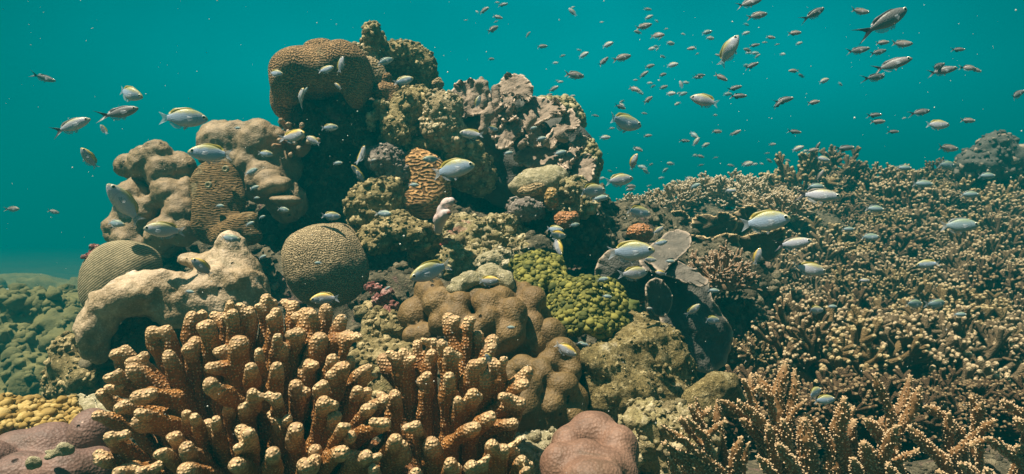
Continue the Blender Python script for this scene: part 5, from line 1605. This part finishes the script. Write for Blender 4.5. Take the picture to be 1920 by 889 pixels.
def small_mesh(kind):
    if kind in SMALL: return SMALL[kind]
    deep, fork, b, d, t = KINDS_[kind]
    P = fish_parts(deep, fork, 0.12, low=True)
    V, Qs, mi = [], [], []
    o = 0
    for nm in ('body', 'dorsal_fin', 'anal_fin', 'tail_fin'):
        v, f = P[nm]
        V.append(v); Qs.append(f + o); o += len(v)
        mi += [0 if nm == 'body' else 1] * len(f)
    for s in (1, -1):
        v = ev.copy()
        v[:, 1] *= s
        v = v + np.array([.405, s * .046, .030])
        V.append(v); Qs.append((eq if s < 0 else eq[:, ::-1]) + o); o += len(v)
        mi += [2] * len(eq)
    me = new_mesh('small_fish', np.concatenate(V), [np.concatenate(Qs)])
    for m in (b, t, 'fish_eye'): me.materials.append(M[m])
    if len(mi) == len(me.polygons): me.polygons.foreach_set("material_index", np.array(mi, np.int32))
    SMALL[kind] = me
    return me

def place(o, px, py, L, d, face, tilt, yaw, roll=0.0):
    s = L * d / F / max(0.35, abs(math.cos(math.radians(yaw))))
    yz = math.radians(yaw if face == 'R' else 180 - yaw)
    o.location = at(px, py, d)
    o.rotation_euler = (math.radians(roll), -math.radians(tilt), yz)
    o.scale = (s, s, s)

fish_n = 0
def fish(px, py, L, face, tilt, kind, d, label, yaw=0.0, group=None, name='damselfish'):
    """a fish with body, fins and eyes; L its length in the picture, yaw < 0 turns the head to the camera"""
    global fish_n
    fish_n += 1
    bi = fish_n % 3
    mm = fish_meshes(kind, bi)
    root = empty(name, (0, 0, 0), label, 'fish', group)
    place(root, px, py, L, d, face, tilt, yaw, ((fish_n * 37) % 13) - 6)
    kb = (0.0, 0.55, -0.55)[bi]
    for nm, me in mm.items():
        o = bpy.data.objects.new(nm.rstrip('-1'), me)
        COL.objects.link(o)
        o.parent = root
    for s in (1, -1):
        o = bpy.data.objects.new('eye', EYE[s])
        COL.objects.link(o)
        o.parent = root
        o.location = (.405, s * .0445, .030 * KINDS_[kind][0])
    return root
def tiny(px, py, L, face, tilt, kind, d, label, yaw=0.0, group=None):
    o = bpy.data.objects.new('small_fish', small_mesh(kind))
    COL.objects.link(o)
    place(o, px, py, L, d, face, tilt, yaw)
    return tag(o, label, 'fish', group)

BIG = [
 # open water on the left
 (240,175,64,'R',-16,'A',1.45,'silvery yellow backed fish, upper of the close pair in open water left of the outcrop',0),
 (228,212,72,'R',14,'D',1.5,'dusky fork tailed fish, lower of the close pair in open water left of the outcrop',-8),
 (135,236,74,'R',22,'G',1.45,'pale fish with black forked tail, climbing to the right, leftmost of the near fish',5),
 (343,221,80,'R',0,'A',1.45,'pinkish silver fish swimming level above the outer tan lobed coral',0),
 (84,147,40,'R',-14,'D',2.4,'blurred dark fish alone high in the far left water',10),
 (168,298,38,'L',55,'Y',1.6,'yellow headed fish standing nose up, left of the outer tan lobed coral',-40),
 (195,244,20,'L',60,'Y',2.2,'very small yellow fish below the close pair on the left',-30),
 (25,392,28,'R',0,'P',3.0,'faint fish at the left edge of the water',0),
 (100,397,22,'R',-14,'P',3.0,'faint small fish right of the one at the left edge',10),
 # over the top of the outcrop
 (516,137,32,'R',-8,'A',1.55,'blue fish at the left rim of the mushroom brain coral',0),
 (612,131,32,'R',20,'A',1.55,'pale lilac fish in front of the ridges of the mushroom brain coral',0),
 (639,122,34,'R',76,'W',1.55,'grey fish hanging upright in front of the mushroom brain coral',0),
 (562,185,34,'R',50,'Y',1.5,'bright yellow backed fish seen from the front in the dark under the brain coral',-45),
 (757,152,40,'R',14,'A',1.6,'pale blue fish with violet back beside the folded brown brain coral',0),
 (722,115,34,'R',20,'B',1.7,'faint teal fish crossing the orange brown hump',0),
 (618,239,32,'R',4,'A',1.55,'pale fish with yellow snout crossing the dark rock column',0),
 (551,256,50,'R',12,'Y',1.4,'round fish with wide yellow forehead above the little pinkish coral cluster',-28),
 (588,264,34,'L',28,'W',1.45,'pale fish facing left, next to the yellow foreheaded one',0),
 (668,320,22,'L',45,'Y',1.48,'small yellow fish on the left edge of the grey knobby boulder',-40),
 (679,292,27,'R',62,'Y',1.48,'yellow fish seen head on above the tall olive boulder',-50),
 (676,331,26,'L',56,'Y',1.42,'yellow and white fish rising from the top of the tall olive boulder',-30),
 (884,252,46,'L',6,'W',1.5,'pale fish with yellow nape facing left in front of the pale speckled boulder',-15),
 (923,241,24,'R',-10,'A',1.55,'small lilac fish in front of the small folded plate',0),
 (896,192,26,'R',72,'W',1.6,'whitish fish standing upright before the leftmost plate',0),
 (848,317,90,'R',10,'A',1.2,'large fish with violet flank and yellow back in front of the orange brain coral panel',0),
 (810,299,37,'L',0,'B',1.4,'bright blue fish facing left across the orange brain coral panel',-10),
 # left wing
 (396,288,78,'L',2,'A',1.3,'large blue flanked fish with olive back facing left over the dark furry sheet',0),
 (497,288,30,'R',-6,'A',1.5,'small blue white fish in front of the big tan lobed coral',0),
 (472,322,28,'R',26,'B',1.5,'bluish fish tilted up in front of the drooping tan hump',0),
 (234,384,62,'L',50,'W',1.4,'fish seen from the front with both eyes and yellow crown, before the outer tan coral',-52),
 (216,419,37,'R',-9,'B',1.5,'slim blue fish at the lowest knuckles of the outer tan coral',0),
 (308,432,74,'L',6,'W',1.22,'big pale fish with yellow forehead facing left above the saddle of pale coral',-12),
 (531,393,26,'R',-8,'B',1.5,'small blue fish below the flat brown shelf coral',0),
 (430,447,40,'R',-6,'B',1.15,'green blue fish touching the highest knob of the pale sprawling coral',0),
 (381,502,46,'L',40,'Y',1.12,'lilac fish with bright yellow head over the middle of the pale sprawling coral',-35),
 (620,405,38,'R',-2,'A',1.25,'blue fish with orange edged fin just above the honeycomb boulder',0),
 (610,560,56,'L',-4,'Y',1.1,'white fish with broad yellow forehead just above the tips of the big finger coral',-15),
 (720,401,32,'R',0,'B',1.35,'grey blue fish over the wide olive overhang',0),
 # centre
 (809,508,84,'L',-18,'A',1.0,'bright pale blue fish with raised tail, in the dark right of the honeycomb boulder',0),
 (915,527,46,'R',4,'Y',1.05,'lilac fish with yellow head on the pale dead patch of the central brown coral',-10),
 (918,673,26,'L',50,'Y',0.74,'little green and yellow fish over the right finger coral',-30),
 (1060,655,50,'R',-28,'Y',0.95,'blue fish with thick yellow back diving to the right, by the lower brown lobed coral',-8),
 (1040,430,36,'R',-6,'A',1.45,'upper fish of the overlapping pair by the orange crust coral',0),
 (1043,441,40,'R',-6,'Y',1.4,'lower fish of the overlapping pair, with yellow face, by the orange crust coral',0),
 (1046,461,32,'R',62,'Y',1.42,'yellow fish hanging head down between the overlapping pair and the green algae',-45),
 (1077,422,22,'R',10,'B',1.45,'tiny blue fish right of the orange crust coral',0),
 (1107,358,62,'R',3,'W',1.4,'grey fish with yellow nape at the right flank below the folded plates',0),
 (1160,338,58,'R',8,'W',1.5,'silver fish with yellow back, swimming just right of the outcrop edge',0),
 (1186,305,28,'R',55,'Y',1.6,'orange yellow fish seen from the front above the silver one right of the outcrop',-45),
 (1168,230,76,'R',-7,'A',1.5,'pale pinkish fish with thin yellow back in open water right of the folded plates',0),
 (1322,189,56,'L',17,'W',1.55,'greenish white fish facing left with its nose raised, in mid water right of centre',0),
 (1366,95,66,'R',58,'W',1.55,'pale fish with yellow forehead climbing steeply in the upper water',0),
 (1195,397,54,'R',-10,'A',1.5,'pinkish fish with violet back above the small orange pimpled ball',0),
 (1181,472,92,'R',4,'A',1.1,'large blue and green flanked fish with yellow back in front of the leaning plates',0),
 (1190,513,56,'R',5,'W',1.15,'white fish with orange back edge under the large blue green one',0),
 (1217,487,30,'R',-4,'W',1.2,'small yellowish fish right behind the nose of the large blue green one',0),
 (1234,432,26,'R',30,'W',1.4,'grey fish rising by the orange pimpled coral ball',0),
 (1239,455,28,'R',12,'A',1.35,'lilac fish in front of the pale top plate',0),
 (1240,512,24,'L',10,'Y',1.2,'little fish with yellow snout facing left on the dark leaning plates',0),
 (1130,524,24,'R',8,'B',1.2,'small green blue fish above the larger green mound',0),
 (1300,582,36,'R',40,'W',1.2,'pale fish tilted up with yellow nape before the big dark leaning plate',0),
 (1333,600,38,'R',-4,'A',1.2,'greenish fish with yellow back low on the big dark leaning plate',0),
 # right
 (1433,416,94,'R',8,'A',1.2,'large blue fish with yellow back swimming across the brown lettuce plates',0),
 (1537,366,78,'R',-6,'G',1.5,'pale grey fish with black forked tail at the upper left of the thicket',0),
 (1488,457,66,'R',10,'G',1.35,'slim teal grey fish with forked tail, right of the brown lettuce plates',0),
 (1420,482,32,'R',72,'Y',1.35,'small fish with yellow head standing upright before the lower right lettuce plate',-30),
 (1519,505,64,'R',-10,'W',1.2,'white fish with yellow nape pointing slightly down in front of the thicket',0),
 (1527,581,40,'R',-4,'W',1.15,'pale fish with yellow face over the middle of the thicket',0),
 (1798,423,68,'R',2,'B',1.3,'grey blue fish with orange nape at the right side of the thicket',0),
 (1740,495,40,'L',-6,'A',1.2,'bluish fish with yellow rim facing left in front of the right thicket',0),
 (1630,445,38,'R',2,'B',1.45,'blue grey fish in front of the upper middle of the thicket',0),
 (1713,570,44,'R',-3,'B',1.15,'left one of two grey fish side by side low on the right thicket',0),
 (1757,570,42,'R',4,'B',1.12,'right one of two grey fish side by side low on the right thicket',0),
 (1524,737,44,'R',12,'A',0.93,'upper fish of a green backed pair between the tall staghorn branches',0),
 (1545,750,46,'R',4,'A',0.92,'lower fish of a green backed pair between the tall staghorn branches',0),
 (1666,38,98,'R',30,'D',1.5,'large dark fork tailed fish climbing at top right, biggest of the school',0),
 (1690,83,40,'R',0,'P',1.9,'plump pinkish grey fish under the biggest dark fork tailed fish',0),
 (1674,121,62,'R',14,'D',1.8,'dark fork tailed fish, third below the biggest one at upper right',0),
 (1643,145,42,'R',10,'D',2.0,'slim dark fish lowest of the group below the biggest one at upper right',0),
 (1609,95,40,'R',8,'D',2.1,'dark slim fish left of the plump pinkish grey one',0),
 (1647,98,34,'R',14,'D',2.2,'small dark fish touching the left side of the plump pinkish grey one',0),
 (1529,25,46,'R',30,'D',2.0,'dark fish slanting up, left of the biggest one at the top',0),
 (1612,22,36,'R',-6,'P',2.1,'brownish fish between the slanting dark one and the biggest one',0),
 (1405,6,46,'R',12,'D',2.0,'dark fish cut by the top edge of the water above the steep climbing pale one',0),
 (1421,29,38,'R',10,'P',2.1,'brown fish just under the dark one at the top edge',0),
 (1757,125,36,'R',20,'D',2.1,'upper dark fish of the pair high at far right',0),
 (1768,133,44,'R',8,'D',2.1,'lower dark fish of the pair high at far right',0),
 (1816,127,30,'R',-10,'P',2.3,'reddish fish right of the dark pair high at far right',0),
 (1906,178,40,'R',26,'D',1.9,'dark fish half leaving at the right edge',0),
 (1757,234,46,'R',-2,'W',1.9,'pale lilac fish level in mid water at far right',0),
 (1728,210,38,'R',8,'D',2.1,'dark slim fish above the pale lilac one at far right',0),
 (1776,278,40,'R',-6,'P',2.2,'greyish fish left of the dark skyline boulder',0),
 (1775,310,46,'R',-2,'B',2.2,'pale blue fish skimming the thicket next to the dark skyline boulder',0),
 (1167,108,36,'R',14,'P',2.2,'brownish pale fish heading up right in the middle of the cloud of tiny fish',0),
 (1131,116,28,'R',42,'D',2.2,'thin dark fish slanting up among the cloud of tiny fish',0),
 (1077,141,40,'R',-3,'P',2.2,'slender beige fish just above the knobby rim of the folded coral',0),
 (1232,66,28,'R',-4,'P',2.2,'pink tinged round fish in the upper cloud of tiny fish',-20),
 (1207,50,32,'R',14,'P',2.2,'beige fish just up left of the pink tinged round one',0),
]
for (px, py, L, f, ti, k, d, lab, yw) in BIG:
    fish(px, py, L * 0.97, f, ti if 'head down' not in lab else -62, k, d, lab, yw + (((px * 7 + py) % 61) - 32 if yw == 0 else 0))
# the lesser fish of the right hand school and the reef, one mesh each
G1, L1 = 'small dusky fish of the loose school at upper right', 'small dusky fish, one of the loose school in the upper right water'
for (px, py, L, f, ti, k) in ((1655,80,26,'R',5,'P'),(1830,131,22,'R',-20,'P'),(1797,93,26,'R',0,'D'),(1815,226,28,'R',-4,'P'),(1640,216,28,'R',4,'D'),(1646,228,28,'R',0,'P'),(1675,247,22,'R',0,'D'),
        (1352,145,28,'R',-28,'P'),(1378,165,28,'R',14,'D'),(1385,180,32,'R',0,'D'),(1470,188,38,'R',14,'D'),(1459,196,22,'R',40,'D'),(1410,123,28,'R',22,'D'),(1490,62,26,'R',4,'P'),(1526,192,24,'R',10,'P'),(1490,247,26,'R',-8,'D'),
        (1524,282,24,'R',10,'P'),(1542,298,30,'R',-14,'W'),(1533,275,20,'R',60,'D'),(1585,278,36,'R',4,'D'),(1538,330,28,'R',58,'P'),(1415,85,20,'R',10,'D'),(1445,70,18,'R',-10,'P'),(1488,133,20,'L',0,'P')):
    tiny(px, py, L, f, ti, k, 2.3, L1, 0, G1)
G2, L2 = 'finger nail sized fish hovering close to the reef', 'fingernail sized pale or bluish fish hovering close in front of the reef'
for (px, py, L, f, ti, k, d) in ((573,170,15,'R',60,'B',1.5),(634,162,18,'L',45,'Y',1.5),(633,306,20,'R',4,'B',1.5),(412,386,18,'R',0,'B',1.45),(477,352,20,'R',16,'B',1.45),(481,371,13,'R',0,'B',1.45),(491,407,14,'R',20,'B',1.4),
        (468,420,20,'R',24,'B',1.35),(492,482,18,'R',22,'B',1.15),(355,547,20,'R',-8,'B',1.1),(597,493,16,'L',0,'B',1.2),(726,541,15,'R',30,'B',1.1),(775,347,22,'R',0,'B',1.4),(953,287,20,'R',8,'B',1.5),(1050,287,28,'R',12,'B',1.55),
        (957,614,18,'R',0,'B',0.95),(1097,646,18,'L',10,'B',0.95),(1138,556,20,'R',-4,'B',1.1),(1256,490,20,'R',-4,'B',1.2),(1338,545,24,'R',-4,'B',1.2),(1218,578,12,'L',0,'W',1.1),(1620,526,22,'R',0,'W',1.2),(1640,392,38,'R',-4,'B',1.6),
        (1818,365,36,'R',0,'B',1.9),(1730,345,40,'R',-2,'B',2.0),(1530,350,34,'R',-2,'B',1.9),(1695,315,30,'R',-2,'B',2.3),(1850,330,34,'R',0,'B',2.2),(1590,430,26,'R',0,'B',1.5),(1800,590,26,'R',0,'B',1.0),(1560,575,20,'R',0,'B',1.1),
        (1088,643,14,'R',10,'B',1.0),(1015,260,22,'R',10,'B',1.55),(700,300,12,'R',10,'W',1.4),(1000,240,16,'R',10,'B',1.55),(445,240,14,'R',0,'B',1.5),(1125,372,34,'R',10,'B',1.45)):
    tiny(px, py, L, f, ti, k, d, L2, 0, G2)
r = random.Random(77)
G3, L3 = 'distant tiny fish of the cloud above the reef', 'distant tiny fish, one speck of the hazy cloud in the water above the reef'
cnt = 0
while cnt < 150:
    px, py = r.gauss(1230, 190), r.gauss(170, 125)
    if r.random() < 0.12: px, py = r.uniform(560, 960), r.uniform(-10, 100)
    if r.random() < 0.14: px, py = r.uniform(1180, 1560), r.uniform(300, 385)
    if not (560 < px < 1700 and -8 < py < 385): continue
    if px < 1100 and py > 330 - (1100 - px) * 1.2: continue
    if px < 840 and py > 55: continue
    if px > 1480 and py > 330: continue
    if px < 1010 and py > 130: continue
    L = r.choice((8, 9, 10, 12, 12, 14, 16, 18, 20, 22))
    d = 0.055 / (L / F) * r.uniform(0.75, 1.05)
    d = min(max(d, 2.6), 6.5)
    tiny(px, py, L, 'R' if r.random() < 0.72 else 'L', r.gauss(6, 18), r.choice('PPDWWPB'), d, L3, r.uniform(-40, 40), G3)
    cnt += 1

# drifting specks in the water: nobody could count them
r = random.Random(5)
V, Qd = [], []
for i in range(700):
    d = r.uniform(0.45, 2.2)
    p = at(r.uniform(-80, 2000), r.uniform(-60, 900), d)
    s = r.choice((0.00035, 0.0004, 0.0005, 0.0006, 0.0009)) * (0.5 + 0.5 * d)
    b = len(V)
    for q in ((1, 0, 0), (0, 1, 0), (-1, 0, 0), (0, -1, 0), (0, 0, 1), (0, 0, -1)):
        V.append(np.array(p) + np.array(q) * s * r.uniform(0.6, 1.5))
    Qd += [(b, b + 1, b + 4), (b + 1, b + 2, b + 4), (b + 2, b + 3, b + 4), (b + 3, b, b + 4), (b + 1, b, b + 5), (b + 2, b + 1, b + 5), (b + 3, b + 2, b + 5), (b, b + 3, b + 5)]
tag(link('drifting_specks', new_mesh('drifting_specks', np.array(V), [np.array(Qd)]), M['speck']), 'tiny white specks of plankton drifting through all the water', 'plankton', None, 'stuff')
